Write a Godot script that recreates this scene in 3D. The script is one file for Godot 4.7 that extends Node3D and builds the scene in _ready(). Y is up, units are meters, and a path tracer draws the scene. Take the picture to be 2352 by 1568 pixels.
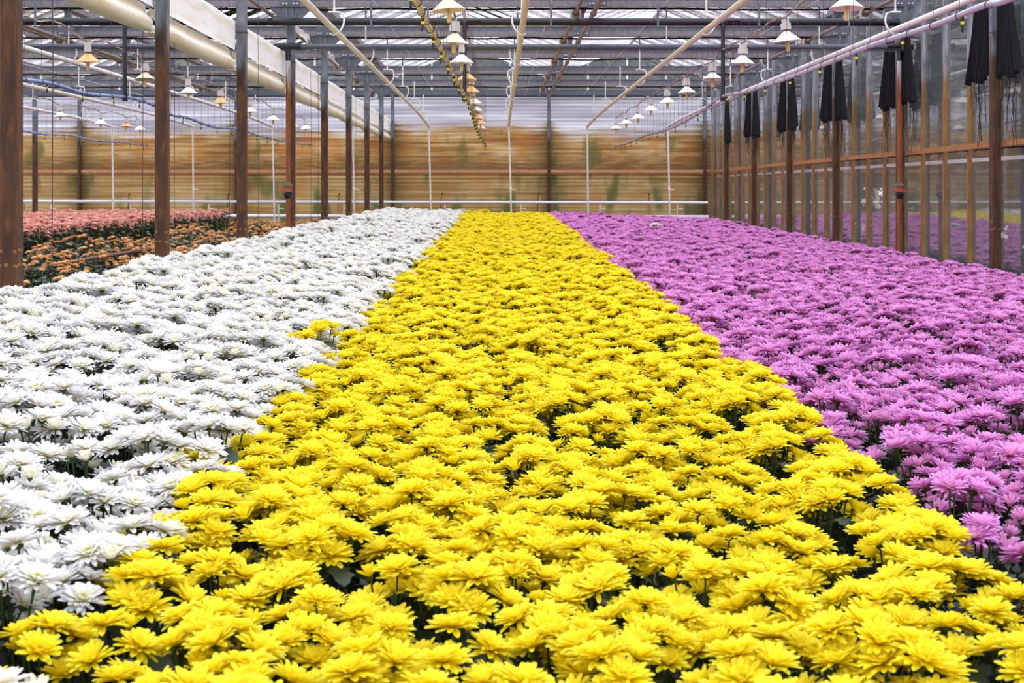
extends Node3D
# A glasshouse of chrysanthemum beds. Layout frame: X metres to the side of the lens, Y metres above the lens, Z metres ahead of it.

const F := 3350.0          # focal length in pixels of the 2352 x 1568 frame
const VX := 1146.0         # vanishing point of the bed rows
const VY := 435.0
const EYE := 1.5           # lens height above the soil
const XL := -2.23          # post row beside the white bed
const XM := 1.05           # middle roof gutter
const XR := 4.34           # glass side wall
const XO := -8.8           # far post row of the neighbouring bay
const XQ := -5.51          # its middle gutter
const ZB := 30.66          # end wall
const GUT := 2.32          # roof gutter height above the lens
const RISE := 0.69         # ridge above gutter

var rng := RandomNumberGenerator.new()
var M := {}
var taken := {}
var leaf_mbs := []

func W(x: float, y: float, z: float) -> Vector3:
	return Vector3(x, EYE + y, -z)

func px_of(p: Vector3) -> Vector2:
	var z := maxf(-p.z, 0.01)
	return Vector2(VX + p.x * F / z, VY - (p.y - EYE) * F / z)

func post_z(k: int) -> float:
	return 6.66 + 3.0 * k

# ---------------------------------------------------------------- mesh building
class MB:
	var v := PackedVector3Array()
	var n := PackedVector3Array()
	var uv := PackedVector2Array()
	var c := PackedColorArray()
	var i := PackedInt32Array()
	var col := Color.WHITE

	func vert(p: Vector3, nn: Vector3, t := Vector2.ZERO) -> int:
		v.append(p); n.append(nn); uv.append(t); c.append(col)
		return v.size() - 1

	func tri(a: int, b: int, d: int) -> void:
		var g := (v[d] - v[a]).cross(v[b] - v[a])
		if g.dot(n[a] + n[b] + n[d]) < 0.0:
			i.append(a); i.append(d); i.append(b)
		else:
			i.append(a); i.append(b); i.append(d)

	func quad(a: Vector3, b: Vector3, d: Vector3, e: Vector3, nn: Vector3, ta := Vector2(0, 0), tb := Vector2(1, 0), td := Vector2(1, 1), te := Vector2(0, 1)) -> void:
		var p := vert(a, nn, ta)
		vert(b, nn, tb); vert(d, nn, td); vert(e, nn, te)
		tri(p, p + 1, p + 2); tri(p, p + 2, p + 3)

	func box(ctr: Vector3, size: Vector3, bs := Basis.IDENTITY) -> void:
		var h := size * 0.5
		for ax in 3:
			for s in [-1.0, 1.0]:
				var nn := Vector3.ZERO; nn[ax] = s
				var u := Vector3.ZERO; u[(ax + 1) % 3] = h[(ax + 1) % 3]
				var w := Vector3.ZERO; w[(ax + 2) % 3] = h[(ax + 2) % 3]
				var o: Vector3 = nn * h[ax]
				quad(ctr + bs * (o - u - w), ctr + bs * (o + u - w), ctr + bs * (o + u + w), ctr + bs * (o - u + w), bs * nn)

	func bar(a: Vector3, b: Vector3, wide: float, deep: float, up := Vector3.UP) -> void:
		var d := (b - a).normalized()
		var s := d.cross(up).normalized()
		var t := s.cross(d).normalized()
		box((a + b) * 0.5, Vector3(wide, deep, a.distance_to(b)), Basis(s, t, -d))

	# an upright of square section with uv running round and up it
	func upright(x: float, z: float, wx: float, wz: float, y0: float, y1: float, v0: float, v1: float) -> void:
		var q := [Vector2(-wx, -wz), Vector2(wx, -wz), Vector2(wx, wz), Vector2(-wx, wz)]
		var ch := 0.12
		var ring := []
		for k in 4:
			var a: Vector2 = q[k] * 0.5
			var b: Vector2 = q[(k + 1) % 4] * 0.5
			ring.append(a.lerp(b, ch)); ring.append(b.lerp(a, ch))
		for k in 8:
			var a: Vector2 = ring[k]
			var b: Vector2 = ring[(k + 1) % 8]
			var m := (b - a).orthogonal().normalized()
			if m.dot(a + b) < 0.0: m = -m
			quad(Vector3(x + a.x, y0, z + a.y), Vector3(x + b.x, y0, z + b.y), Vector3(x + b.x, y1, z + b.y), Vector3(x + a.x, y1, z + a.y), Vector3(m.x, 0, m.y),
				Vector2(k / 8.0, 1.0 - v0), Vector2((k + 1) / 8.0, 1.0 - v0), Vector2((k + 1) / 8.0, 1.0 - v1), Vector2(k / 8.0, 1.0 - v1))
		box(Vector3(x, y1 - 0.002, z), Vector3(wx * 0.9, 0.004, wz * 0.9))

	func tube(pts: Array, r: float, sides := 8, caps := true, r_end := -1.0) -> void:
		var up := Vector3(0.13, 1, 0.07).normalized()
		var base := v.size()
		var cnt := pts.size()
		var along := 0.0
		for k in cnt:
			var d: Vector3 = (pts[mini(k + 1, cnt - 1)] - pts[maxi(k - 1, 0)]).normalized()
			if absf(d.dot(up)) > 0.98: up = Vector3(1, 0.1, 0).normalized()
			var s := d.cross(up).normalized()
			var t := s.cross(d).normalized()
			up = t
			if k > 0: along += pts[k].distance_to(pts[k - 1])
			var rr := r if r_end < 0.0 else lerpf(r, r_end, float(k) / maxf(cnt - 1, 1))
			for j in sides + 1:
				var an := TAU * j / sides
				var o := s * cos(an) + t * sin(an)
				vert(pts[k] + o * rr, o, Vector2(float(j) / sides, along))
		for k in cnt - 1:
			for j in sides:
				var a := base + k * (sides + 1) + j
				tri(a, a + 1, a + sides + 2); tri(a, a + sides + 2, a + sides + 1)
		if caps:
			for e in [0, cnt - 1]:
				var d: Vector3 = (pts[0] - pts[1]).normalized() if e == 0 else (pts[cnt - 1] - pts[cnt - 2]).normalized()
				var m := vert(pts[e], d)
				var st := v.size()
				for j in sides:
					vert(v[base + e * (sides + 1) + j], d)
				for j in sides:
					tri(m, st + j, st + (j + 1) % sides)

	# profile: Vector2(radius, height) list, turned about y at ctr
	func lathe(ctr: Vector3, prof: Array, sides := 16, bs := Basis.IDENTITY) -> void:
		for k in prof.size() - 1:
			var a: Vector2 = prof[k]
			var b: Vector2 = prof[k + 1]
			if a.distance_to(b) < 1e-6: continue
			var nn := Vector2(b.y - a.y, -(b.x - a.x)).normalized()
			var base := v.size()
			for j in sides + 1:
				var an := TAU * j / sides
				var o := Vector3(cos(an), 0, sin(an))
				var m := bs * (o * nn.x + Vector3(0, nn.y, 0))
				vert(ctr + bs * (o * a.x + Vector3(0, a.y, 0)), m, Vector2(float(j) / sides, float(k) / prof.size()))
				vert(ctr + bs * (o * b.x + Vector3(0, b.y, 0)), m, Vector2(float(j) / sides, float(k + 1) / prof.size()))
			for j in sides:
				var q := base + 2 * j
				tri(q, q + 1, q + 3); tri(q, q + 3, q + 2)

	# a patch of rows x cols points with shared smooth normals, turned to face ref
	func sheet(p: Array, cols: int, ref: Vector3, cc = null, tt = null) -> void:
		var rows := p.size() / cols
		var acc := PackedVector3Array(); acc.resize(p.size())
		var f := []
		for r in rows - 1:
			for q in cols - 1:
				var a := r * cols + q
				f.append([a, a + 1, a + cols + 1]); f.append([a, a + cols + 1, a + cols])
		for t in f:
			var g: Vector3 = (p[t[2]] - p[t[0]]).cross(p[t[1]] - p[t[0]])
			for k in 3: acc[t[k]] += g
		var sum := Vector3.ZERO
		for a in acc: sum += a
		var sg := 1.0 if sum.dot(ref) >= 0.0 else -1.0
		var base := v.size()
		for k in p.size():
			if cc != null: col = cc[k]
			vert(p[k], (acc[k] * sg).normalized() if acc[k].length() > 1e-12 else ref, tt[k] if tt != null else Vector2.ZERO)
		for t in f:
			if sg > 0.0:
				i.append(base + t[0]); i.append(base + t[1]); i.append(base + t[2])
			else:
				i.append(base + t[0]); i.append(base + t[2]); i.append(base + t[1])

	func add(o: MB, tr: Transform3D) -> void:
		var b := v.size()
		var bn := tr.basis.inverse().transposed()
		for k in o.v.size():
			v.append(tr * o.v[k]); n.append((bn * o.n[k]).normalized()); uv.append(o.uv[k]); c.append(o.c[k])
		for k in o.i: i.append(b + k)

	func to_mesh(mat: Material, mesh: ArrayMesh = null) -> ArrayMesh:
		if mesh == null: mesh = ArrayMesh.new()
		if v.is_empty(): return mesh
		var a := []
		a.resize(Mesh.ARRAY_MAX)
		a[Mesh.ARRAY_VERTEX] = v; a[Mesh.ARRAY_NORMAL] = n; a[Mesh.ARRAY_TEX_UV] = uv; a[Mesh.ARRAY_COLOR] = c; a[Mesh.ARRAY_INDEX] = i
		mesh.add_surface_from_arrays(Mesh.PRIMITIVE_TRIANGLES, a)
		mesh.surface_set_material(mesh.get_surface_count() - 1, mat)
		return mesh

# ---------------------------------------------------------------- scene bookkeeping
func numbered(called: String) -> String:
	var k: int = taken.get(called, 0)
	taken[called] = k + 1
	return called if k == 0 else "%s_%03d" % [called, k]

func tag(o: Node3D, label: String, category: String, group := "", kind := "") -> Node3D:
	if label: o.set_meta("label", label)
	if category: o.set_meta("category", category)
	if group: o.set_meta("group", group)
	if kind: o.set_meta("kind", kind)
	return o

func thing(called: String, at: Vector3, label: String, category: String, group := "") -> Node3D:
	var o := Node3D.new()
	o.name = numbered(called)
	o.position = at
	add_child(o)
	return tag(o, label, category, group)

func structure(called: String, label: String, category: String) -> Node3D:
	var o := Node3D.new()
	o.name = called
	add_child(o)
	return tag(o, label, category, "", "structure")

# a part whose vertices are given in world metres
func part(o: Node3D, called: String, mb: MB, mat: Material) -> MeshInstance3D:
	var m := MeshInstance3D.new()
	m.name = called
	m.mesh = mb.to_mesh(mat)
	o.add_child(m, true)
	if not o is MeshInstance3D: m.position = -o.position
	return m

# a part that shows a shared mesh at a place in its parent's own axes
func place(o: Node3D, called: String, mesh: Mesh, tr: Transform3D) -> MeshInstance3D:
	var m := MeshInstance3D.new()
	m.name = called
	m.mesh = mesh
	m.transform = tr
	o.add_child(m, true)
	return m

func ordinal(k: int) -> String:
	return ["first", "second", "third", "fourth", "fifth", "sixth", "seventh", "eighth", "ninth", "tenth", "eleventh", "twelfth"][k]

func smooth_path(pts: Array, step := 6) -> Array:
	var out := []
	for k in pts.size() - 1:
		var a: Vector3 = pts[maxi(k - 1, 0)]
		var b: Vector3 = pts[k]
		var d: Vector3 = pts[k + 1]
		var e: Vector3 = pts[mini(k + 2, pts.size() - 1)]
		for j in step:
			out.append(b.cubic_interpolate(d, a, e, float(j) / step))
	out.append(pts[pts.size() - 1])
	return out

# ---------------------------------------------------------------- materials
func plain(name_: String, color: Color, rough := 0.6, metal := 0.0, spec := 0.5) -> StandardMaterial3D:
	var m := StandardMaterial3D.new()
	m.resource_name = name_
	m.albedo_color = color
	m.roughness = rough
	m.metallic = metal
	m.metallic_specular = spec
	M[name_] = m
	return m

func rgb(r: int, g: int, b: int) -> Color:
	return Color(r / 255.0, g / 255.0, b / 255.0)

func lin(r: int, g: int, b: int) -> Color:
	return rgb(r, g, b).srgb_to_linear()

func noise(seed_: int, freq: float, oct := 3) -> FastNoiseLite:
	var f := FastNoiseLite.new()
	f.seed = seed_; f.frequency = freq; f.fractal_octaves = oct
	f.noise_type = FastNoiseLite.TYPE_SIMPLEX_SMOOTH
	return f

# mottled texture between colours, used on triplanar surfaces
func mottle(name_: String, a: Color, b: Color, c: Color, scale: float, rough: float, metal := 0.0, seed_ := 1, stretch := Vector2(1, 1)) -> StandardMaterial3D:
	var s := 256
	var im := Image.create(s, s, false, Image.FORMAT_RGB8)
	var f1 := noise(seed_, 0.02, 4)
	var f2 := noise(seed_ + 7, 0.07, 3)
	for y in s:
		for x in s:
			var n1 := 0.5 + 0.7 * f1.get_noise_2d(x * stretch.x, y * stretch.y)
			var n2 := 0.5 + 0.6 * f2.get_noise_2d(x * stretch.x, y * stretch.y)
			im.set_pixel(x, y, a.lerp(b, clampf(n1, 0, 1)).lerp(c, clampf(n2 * 1.6 - 0.75, 0, 1)))
	var m := plain(name_, Color.WHITE, rough, metal)
	m.albedo_texture = ImageTexture.create_from_image(im)
	m.uv1_triplanar = true
	m.uv1_world_triplanar = true
	m.uv1_scale = Vector3.ONE * scale
	return m

# zinc above, rust below a ragged line, with scraped marks; v runs from the soil (0) to 2.3 m above the lens (1)
func rusted(name_: String, dark: Color, mid: Color, bright: Color, zinc: Color, line: float, seed_: int, marks: bool) -> StandardMaterial3D:
	var w := 64
	var h := 760
	var im := Image.create(w, h, false, Image.FORMAT_RGB8)
	var f1 := noise(seed_, 0.03, 4)
	var f2 := noise(seed_ + 3, 0.11, 3)
	for y in h:
		var yy := (1.0 - (y + 0.5) / h) * 3.8 - EYE
		for x in w:
			var n1 := f1.get_noise_2d(x * 1.6, y * 0.45)
			var n2 := f2.get_noise_2d(x * 2.0, y * 0.2)
			var rust := dark.lerp(mid, clampf(0.5 + n1 * 0.9, 0, 1)).lerp(bright, clampf(n2 * 1.2 - 0.15, 0, 0.6))
			var zn := zinc * (0.92 + 0.35 * n1)
			var t := smoothstep(line - 0.2, line + 0.17, yy + 0.2 * n1 + 0.14 * n2)
			var cc := rust.lerp(zn, t)
			if marks:
				for q in [-0.28, -0.345]:
					if absf(yy - q - 0.012 * f1.get_noise_1d(x * 3.0)) < 0.006 and n2 > -0.15: cc = cc.lerp(rgb(190, 130, 70), 0.7)
			cc.a = 1.0
			im.set_pixel(x, y, cc)
	var m := plain(name_, Color.WHITE, 0.62, 0.0)
	m.albedo_texture = ImageTexture.create_from_image(im)
	return m

func stain_wall_image() -> Image:
	# 17.6 m x 3.6 m of ribbed plastic sheet, iron-stained by the sprinklers below a ragged tide line
	var w := 1760
	var h := 360
	var im := Image.create(w, h, false, Image.FORMAT_RGB8)
	var streak := noise(11, 0.012, 4)
	var blot := noise(12, 0.006, 4)
	var fine := noise(13, 0.08, 2)
	var vert := noise(14, 0.02, 3)
	for y in h:
		var yy := 2.1 - (y + 0.5) / h * 3.6
		for x in w:
			var xx := -13.0 + (x + 0.5) / w * 17.6
			var s := streak.get_noise_2d(x * 0.35, y * 9.0)
			var b := blot.get_noise_2d(x * 0.9, y * 2.2)
			var fn := fine.get_noise_2d(x * 0.25, y * 3.0)
			var vn := vert.get_noise_2d(x * 0.7, y * 0.25)
			var near_post := 10.0
			for q in [XO, XQ, XL, XM, XR]: near_post = minf(near_post, absf(xx - q))
			var tide := 1.16 + 0.1 * blot.get_noise_1d(x * 1.1)
			if xx > XL and xx < XM: tide += 0.16 * sin((xx - XL) / (XM - XL) * PI)
			tide += 0.3 * exp(-near_post * 5.0)
			var s2 := streak.get_noise_2d(x * 0.15 + 900.0, y * 3.6) + 0.35 * s
			var up := rgb(190, 186, 196).lerp(rgb(238, 237, 243), clampf(s2 * 1.5 + 0.1, 0, 1)).lerp(rgb(150, 144, 150), clampf(-s2 * 1.4 - 0.15, 0, 0.8))
			var lo := rgb(190, 150, 92).lerp(rgb(220, 196, 150), clampf(s * 1.5 + fn * 0.5 + b * 0.6, 0, 1)).lerp(rgb(138, 88, 38), clampf(-s * 1.3 - b * 0.9, 0, 0.9))
			lo = lo.lerp(rgb(196, 118, 48), clampf(-vn * 1.6 - 0.25 + fn * 0.4, 0, 0.42))
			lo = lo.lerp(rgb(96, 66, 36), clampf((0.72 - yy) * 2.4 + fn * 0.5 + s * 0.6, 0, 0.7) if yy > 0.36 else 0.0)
			if yy <= 0.36:
				lo = lo.lerp(rgb(168, 140, 90), 0.4).lerp(rgb(112, 110, 64), clampf(vn * 2.2 - 0.35, 0, 0.7))
			lo = lo.lerp(rgb(96, 96, 44), clampf(vn * 2.4 - 0.85, 0, 0.7))
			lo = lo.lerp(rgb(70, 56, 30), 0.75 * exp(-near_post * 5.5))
			var t := smoothstep(tide - 0.16, tide + 0.16, yy + 0.16 * s + 0.08 * b + 0.05 * fn)
			im.set_pixel(x, y, lo.lerp(up, t))
	return im

func make_materials() -> void:
	mottle("girder_zinc", rgb(122, 116, 117), rgb(146, 140, 141), rgb(98, 94, 97), 2.2, 0.5, 0.35, 3)
	mottle("gusset_zinc", rgb(92, 96, 106), rgb(122, 126, 136), rgb(70, 74, 84), 3.5, 0.5, 0.4, 5)
	mottle("pvc_white", rgb(222, 220, 216), rgb(238, 237, 235), rgb(206, 196, 176), 0.7, 0.4, 0.0, 6)
	mottle("pipe_cream", rgb(214, 204, 182), rgb(228, 222, 210), rgb(178, 150, 92), 1.1, 0.38, 0.0, 8)
	mottle("sheet_cream", rgb(232, 230, 226), rgb(240, 240, 240), rgb(214, 200, 164), 0.5, 0.55, 0.0, 9, Vector2(0.1, 1.2))
	mottle("belly_cream", rgb(228, 220, 196), rgb(236, 232, 222), rgb(208, 180, 116), 0.5, 0.5, 0.0, 19, Vector2(0.1, 2.0))
	mottle("rod_brown", rgb(122, 108, 94), rgb(146, 130, 112), rgb(96, 78, 60), 2.5, 0.5, 0.2, 10)
	mottle("rail_rust", rgb(196, 138, 88), rgb(214, 164, 120), rgb(156, 98, 50), 1.6, 0.6, 0.0, 15)
	mottle("rail_brown", rgb(158, 102, 48), rgb(176, 122, 66), rgb(128, 76, 30), 1.6, 0.6, 0.0, 25)
	mottle("rust_pipe", rgb(112, 76, 48), rgb(132, 92, 62), rgb(84, 54, 34), 2.8, 0.6, 0.0, 16)
	mottle("soil", rgb(44, 34, 26), rgb(62, 48, 36), rgb(30, 24, 20), 1.3, 0.95, 0.0, 17)
	mottle("turf", rgb(46, 58, 30), rgb(64, 74, 38), rgb(38, 44, 26), 0.6, 0.95, 0.0, 18)
	plain("pvc_dark", rgb(20, 23, 30), 0.35)
	plain("pvc_grey", rgb(74, 80, 92), 0.18)
	plain("hose_blue", rgb(128, 150, 214), 0.28)
	plain("hose_lilac", rgb(176, 172, 196), 0.25)
	plain("hose_tan", rgb(196, 172, 112), 0.22)
	plain("wire", rgb(74, 58, 48), 0.6)
	plain("black_cloth", rgb(24, 24, 26), 0.85, 0.0, 0.3)
	plain("black_plastic", rgb(26, 26, 28), 0.4)
	plain("nozzle_yellow", rgb(222, 226, 20), 0.4)
	plain("bulb_glass", rgb(226, 200, 130), 0.2)
	plain("shade_white", rgb(240, 232, 222), 0.4)
	plain("shade_cream", rgb(236, 216, 184), 0.4)
	plain("shade_orange", rgb(238, 176, 104), 0.4)
	plain("box_grey", rgb(200, 196, 192), 0.5)
	plain("cable", rgb(176, 160, 142), 0.6)
	plain("valve_red", rgb(190, 62, 44), 0.45)
	plain("valve_brown", rgb(112, 92, 68), 0.55)
	plain("stake_wood", rgb(182, 140, 78), 0.8)
	plain("white_paint", rgb(232, 232, 238), 0.35)
	plain("bar_white", rgb(240, 240, 244), 0.4)
	plain("beam_dark", rgb(84, 92, 104), 0.45, 0.2)
	plain("bolt", rgb(190, 192, 200), 0.3, 0.8)
	var clear := plain("glass", Color(0.9, 0.95, 0.95, 0.06), 0.03)
	clear.transparency = BaseMaterial3D.TRANSPARENCY_ALPHA
	var tints := [rgb(226, 226, 232), rgb(196, 204, 202), rgb(214, 200, 184)]
	for k in 3:                                             # roof glass under a coat of dirt and whitening, thinner on some panes
		var ch := plain("chalk_%d" % k, Color(tints[k].r, tints[k].g, tints[k].b, [0.42, 0.26, 0.36][k]), 0.2)
		ch.transparency = BaseMaterial3D.TRANSPARENCY_ALPHA
	rusted("post_rust", rgb(50, 25, 4), rgb(88, 48, 8), rgb(136, 80, 18), rgb(106, 112, 120), 1.0, 21, true)
	rusted("wall_post_rust", rgb(52, 30, 8), rgb(82, 50, 13), rgb(116, 74, 22), rgb(102, 106, 114), 1.2, 22, true)
	rusted("bar_rust", rgb(122, 88, 42), rgb(152, 112, 58), rgb(120, 76, 30), rgb(146, 146, 152), 1.12, 23, false)
	rusted("valve_pipe_rust", rgb(112, 54, 18), rgb(150, 80, 28), rgb(176, 112, 44), rgb(198, 200, 208), 1.15, 24, false)
	var wall := plain("stained_sheet", Color.WHITE, 0.35)
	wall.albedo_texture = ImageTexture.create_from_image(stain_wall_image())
	wall.backlight_enabled = true
	wall.backlight = Color(1.05, 1.05, 1.05)          # lets about half of the daylight through
	var pale := plain("plain_sheet", rgb(214, 212, 214), 0.4)
	pale.backlight_enabled = true
	pale.backlight = Color(1, 1, 1)
	for nm in ["petal", "leaf", "tree_leaf"]:
		var p := plain(nm, Color.WHITE, {"petal": 0.55, "leaf": 0.38, "tree_leaf": 0.6}[nm], 0.0, {"petal": 0.3, "leaf": 0.5, "tree_leaf": 0.3}[nm])
		p.vertex_color_use_as_albedo = true
		p.backlight_enabled = true
		var bl: float = {"petal": 0.7, "leaf": 0.3, "tree_leaf": 0.4}[nm]
		p.backlight = Color(bl, bl, bl).linear_to_srgb()

# ---------------------------------------------------------------- camera, sky, exposure
func make_view() -> void:
	var cam := Camera3D.new()
	cam.name = "camera"
	cam.position = Vector3(0, EYE, 0)
	cam.near = 0.05
	cam.far = 400.0
	add_child(cam)
	var lens := CameraAttributesPhysical.new()
	lens.frustum_focal_length = 50.0
	lens.frustum_near = 0.05
	lens.frustum_far = 400.0
	lens.frustum_focus_distance = 6.0
	lens.exposure_aperture = 10.0
	cam.attributes = lens
	cam.set_frustum(0.05 * 1568.0 / F, Vector2((1176.0 - VX) / F, -(784.0 - VY) / F) * 0.05, 0.05, 400.0)
	cam.current = true
	var we := WorldEnvironment.new()
	we.name = "environment"
	var e := Environment.new()
	e.background_mode = Environment.BG_SKY
	var sky := Sky.new()
	var sm := ProceduralSkyMaterial.new()
	sm.sky_top_color = Color(0.90, 0.91, 0.96)
	sm.sky_horizon_color = Color(0.88, 0.89, 0.94)
	sm.ground_horizon_color = Color(0.3, 0.3, 0.28)
	sm.ground_bottom_color = Color(0.2, 0.2, 0.18)
	sm.sun_angle_max = 1.0
	sky.sky_material = sm
	e.sky = sky
	e.tonemap_mode = Environment.TONE_MAPPER_LINEAR
	e.tonemap_exposure = 4.45
	e.sdfgi_enabled = true
	e.ssao_enabled = true
	e.ssil_enabled = true
	we.environment = e
	add_child(we)

# ---------------------------------------------------------------- the shell
func make_shell() -> void:
	var fl := structure("floor", "dark soil floor under the flower beds", "floor")
	var mb := MB.new()
	mb.box(Vector3(-4.3, -0.06, -12.3), Vector3(18.2, 0.12, 37.4))
	part(fl, "soil", mb, M.soil)
	var gr := structure("ground_outside", "grass around the glasshouse", "ground")
	mb = MB.new()
	mb.box(Vector3(0, -0.3, -20), Vector3(160, 0.2, 160))
	part(gr, "turf", mb, M.turf)

	# end wall: ribbed plastic sheets in bays between posts, two sheets high, a rail between them
	var wb := structure("wall_back", "ribbed translucent plastic end wall stained orange brown by iron water", "wall")
	var cuts := [-13.0, XO, XQ, XL, XM, XR + 0.16]
	for b in cuts.size() - 1:
		for lv in [[-1.5, 0.366], [0.362, 1.99]]:
			var x0: float = cuts[b]
			var x1: float = cuts[b + 1]
			var p := []
			var tt := []
			var nv := int((lv[1] - lv[0]) / 0.0125)
			for r in nv + 1:
				var y: float = lerpf(lv[0], lv[1], float(r) / nv)
				for q in 4:
					var x := lerpf(x0, x1, q / 3.0)
					p.append(W(x, y, ZB + 0.05 + 0.007 * sin(y / 0.076 * TAU) + (0.02 if lv[0] < 0 else 0.0)))
					tt.append(Vector2((x + 13.0) / 17.6, (2.1 - y) / 3.6))
			mb = MB.new()
			mb.sheet(p, 4, Vector3(0, 0, 1), null, tt)
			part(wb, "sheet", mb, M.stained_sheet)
		mb = MB.new()
		mb.box(W((cuts[b] + cuts[b + 1]) * 0.5, 0.385, ZB - 0.02), Vector3(cuts[b + 1] - cuts[b] - 0.06, 0.055, 0.11))
		part(wb, "rail", mb, M.rail_rust)
		mb = MB.new()
		mb.box(W((cuts[b] + cuts[b + 1]) * 0.5, 0.335, ZB), Vector3(cuts[b + 1] - cuts[b] - 0.06, 0.035, 0.05))
		part(wb, "lower_flange", mb, M.rail_rust)
		mb = MB.new()
		mb.box(W((cuts[b] + cuts[b + 1]) * 0.5, 2.03, ZB), Vector3(cuts[b + 1] - cuts[b] - 0.02, 0.1, 0.1))
		part(wb, "top_beam", mb, M.beam_dark)
		mb = MB.new()
		mb.box(W((cuts[b] + cuts[b + 1]) * 0.5, 1.955, ZB - 0.03), Vector3(cuts[b + 1] - cuts[b] - 0.02, 0.03, 0.05))
		part(wb, "seal_strip", mb, M.black_plastic)
	# gable glass above the end wall
	var spans := [[-12.09, XO], [XO, XQ], [XQ, XL], [XL, XM], [XM, XR]]
	for s in spans:
		for q in 4:
			var xa: float = lerpf(s[0], s[1], q / 4.0) + 0.015
			var xb: float = lerpf(s[0], s[1], (q + 1) / 4.0) - 0.015
			var ya: float = GUT + RISE * (1.0 - absf(xa - (s[0] + s[1]) * 0.5) / (s[1] - s[0]) * 2.0)
			var yb: float = GUT + RISE * (1.0 - absf(xb - (s[0] + s[1]) * 0.5) / (s[1] - s[0]) * 2.0)
			mb = MB.new()
			for dz in [0.0, 0.004]:
				mb.quad(W(xa, 2.09, ZB + dz), W(xb, 2.09, ZB + dz), W(xb, yb, ZB + dz), W(xa, ya, ZB + dz), Vector3(0, 0, 1 if dz == 0.0 else -1))
			part(wb, "pane", mb, M.glass)
			mb = MB.new()
			mb.bar(W(xb + 0.015, 2.09, ZB), W(xb + 0.015, yb, ZB), 0.03, 0.04, Vector3(0, 0, 1))
			part(wb, "gable_bar", mb, M.bar_white)
	# the end behind the lens and the far side of the next bay
	var wf := structure("wall_front", "plain ribbed plastic wall at the other end", "wall")
	mb = MB.new()
	mb.box(W(-4.3, 0.5, -6.0), Vector3(17.6, 4.0, 0.03))
	part(wf, "sheet", mb, M.plain_sheet)
	var wl := structure("wall_left", "plain ribbed plastic wall beyond the neighbouring bay", "wall")
	mb = MB.new()
	mb.box(W(-13.05, 0.5, 12.3), Vector3(0.03, 4.0, 36.6))
	part(wl, "sheet", mb, M.plain_sheet)

	# glass side wall: clear panes between rusty glazing bars
	var wr := structure("wall_right", "glass side wall with rusty upright glazing bars", "wall")
	var zs := []
	var zz := 12.22 - 0.755 * 24
	while zz < ZB:
		zs.append(zz)
		zz += 0.755
	for k in zs.size():
		var z: float = zs[k]
		mb = MB.new()
		mb.upright(XR + 0.09, -z, 0.04, 0.036, 0.0, EYE + GUT, 0.0, (EYE + GUT) / 3.8)
		var gb := part(wr, "glazing_bar", mb, M.bar_rust)
		gb.mesh.surface_set_material(0, M.bar_rust)
		if k + 1 < zs.size():
			var lean := rng.randf_range(-0.006, 0.006)
			for lv in [[0.1, EYE + 0.36], [EYE + 0.37, EYE + GUT]]:
				mb = MB.new()
				for dx in [0.0, 0.004]:
					mb.quad(Vector3(XR + 0.105 + dx + lean, lv[0], -z - 0.022), Vector3(XR + 0.105 + dx - lean, lv[0], -zs[k + 1] + 0.022), Vector3(XR + 0.105 + dx - lean, lv[1], -zs[k + 1] + 0.022), Vector3(XR + 0.105 + dx + lean, lv[1], -z - 0.022), Vector3(-1 if dx == 0.0 else 1, 0, 0))
				part(wr, "pane", mb, M.glass)
	mb = MB.new()
	mb.box(Vector3(XR + 0.12, 0.06, -12.3), Vector3(0.12, 0.12, 36.6))
	part(wr, "kerb", mb, M.gusset_zinc)
	for k in range(-4, 8):
		var za := post_z(k)
		mb = MB.new()
		mb.bar(W(XR + 0.035, 0.4 - 0.0015 * (za - 12), za + 0.05), W(XR + 0.035, 0.4 - 0.0015 * (za - 9), za + 2.95), 0.045, 0.05)
		part(wr, "rail", mb, M.rail_brown)
	mb = MB.new()
	mb.bar(W(XR + 0.2, 0.29, -5.0), W(XR + 0.2, 0.27, 30.5), 0.03, 0.035)
	part(wr, "outer_rail", mb, M.white_paint)
	mb = MB.new()
	mb.bar(W(XR + 0.1, GUT + 0.02, -6.0), W(XR + 0.1, GUT + 0.02, ZB), 0.16, 0.09)
	part(wr, "eaves_beam", mb, M.girder_zinc)

	make_roof(spans)

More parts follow.
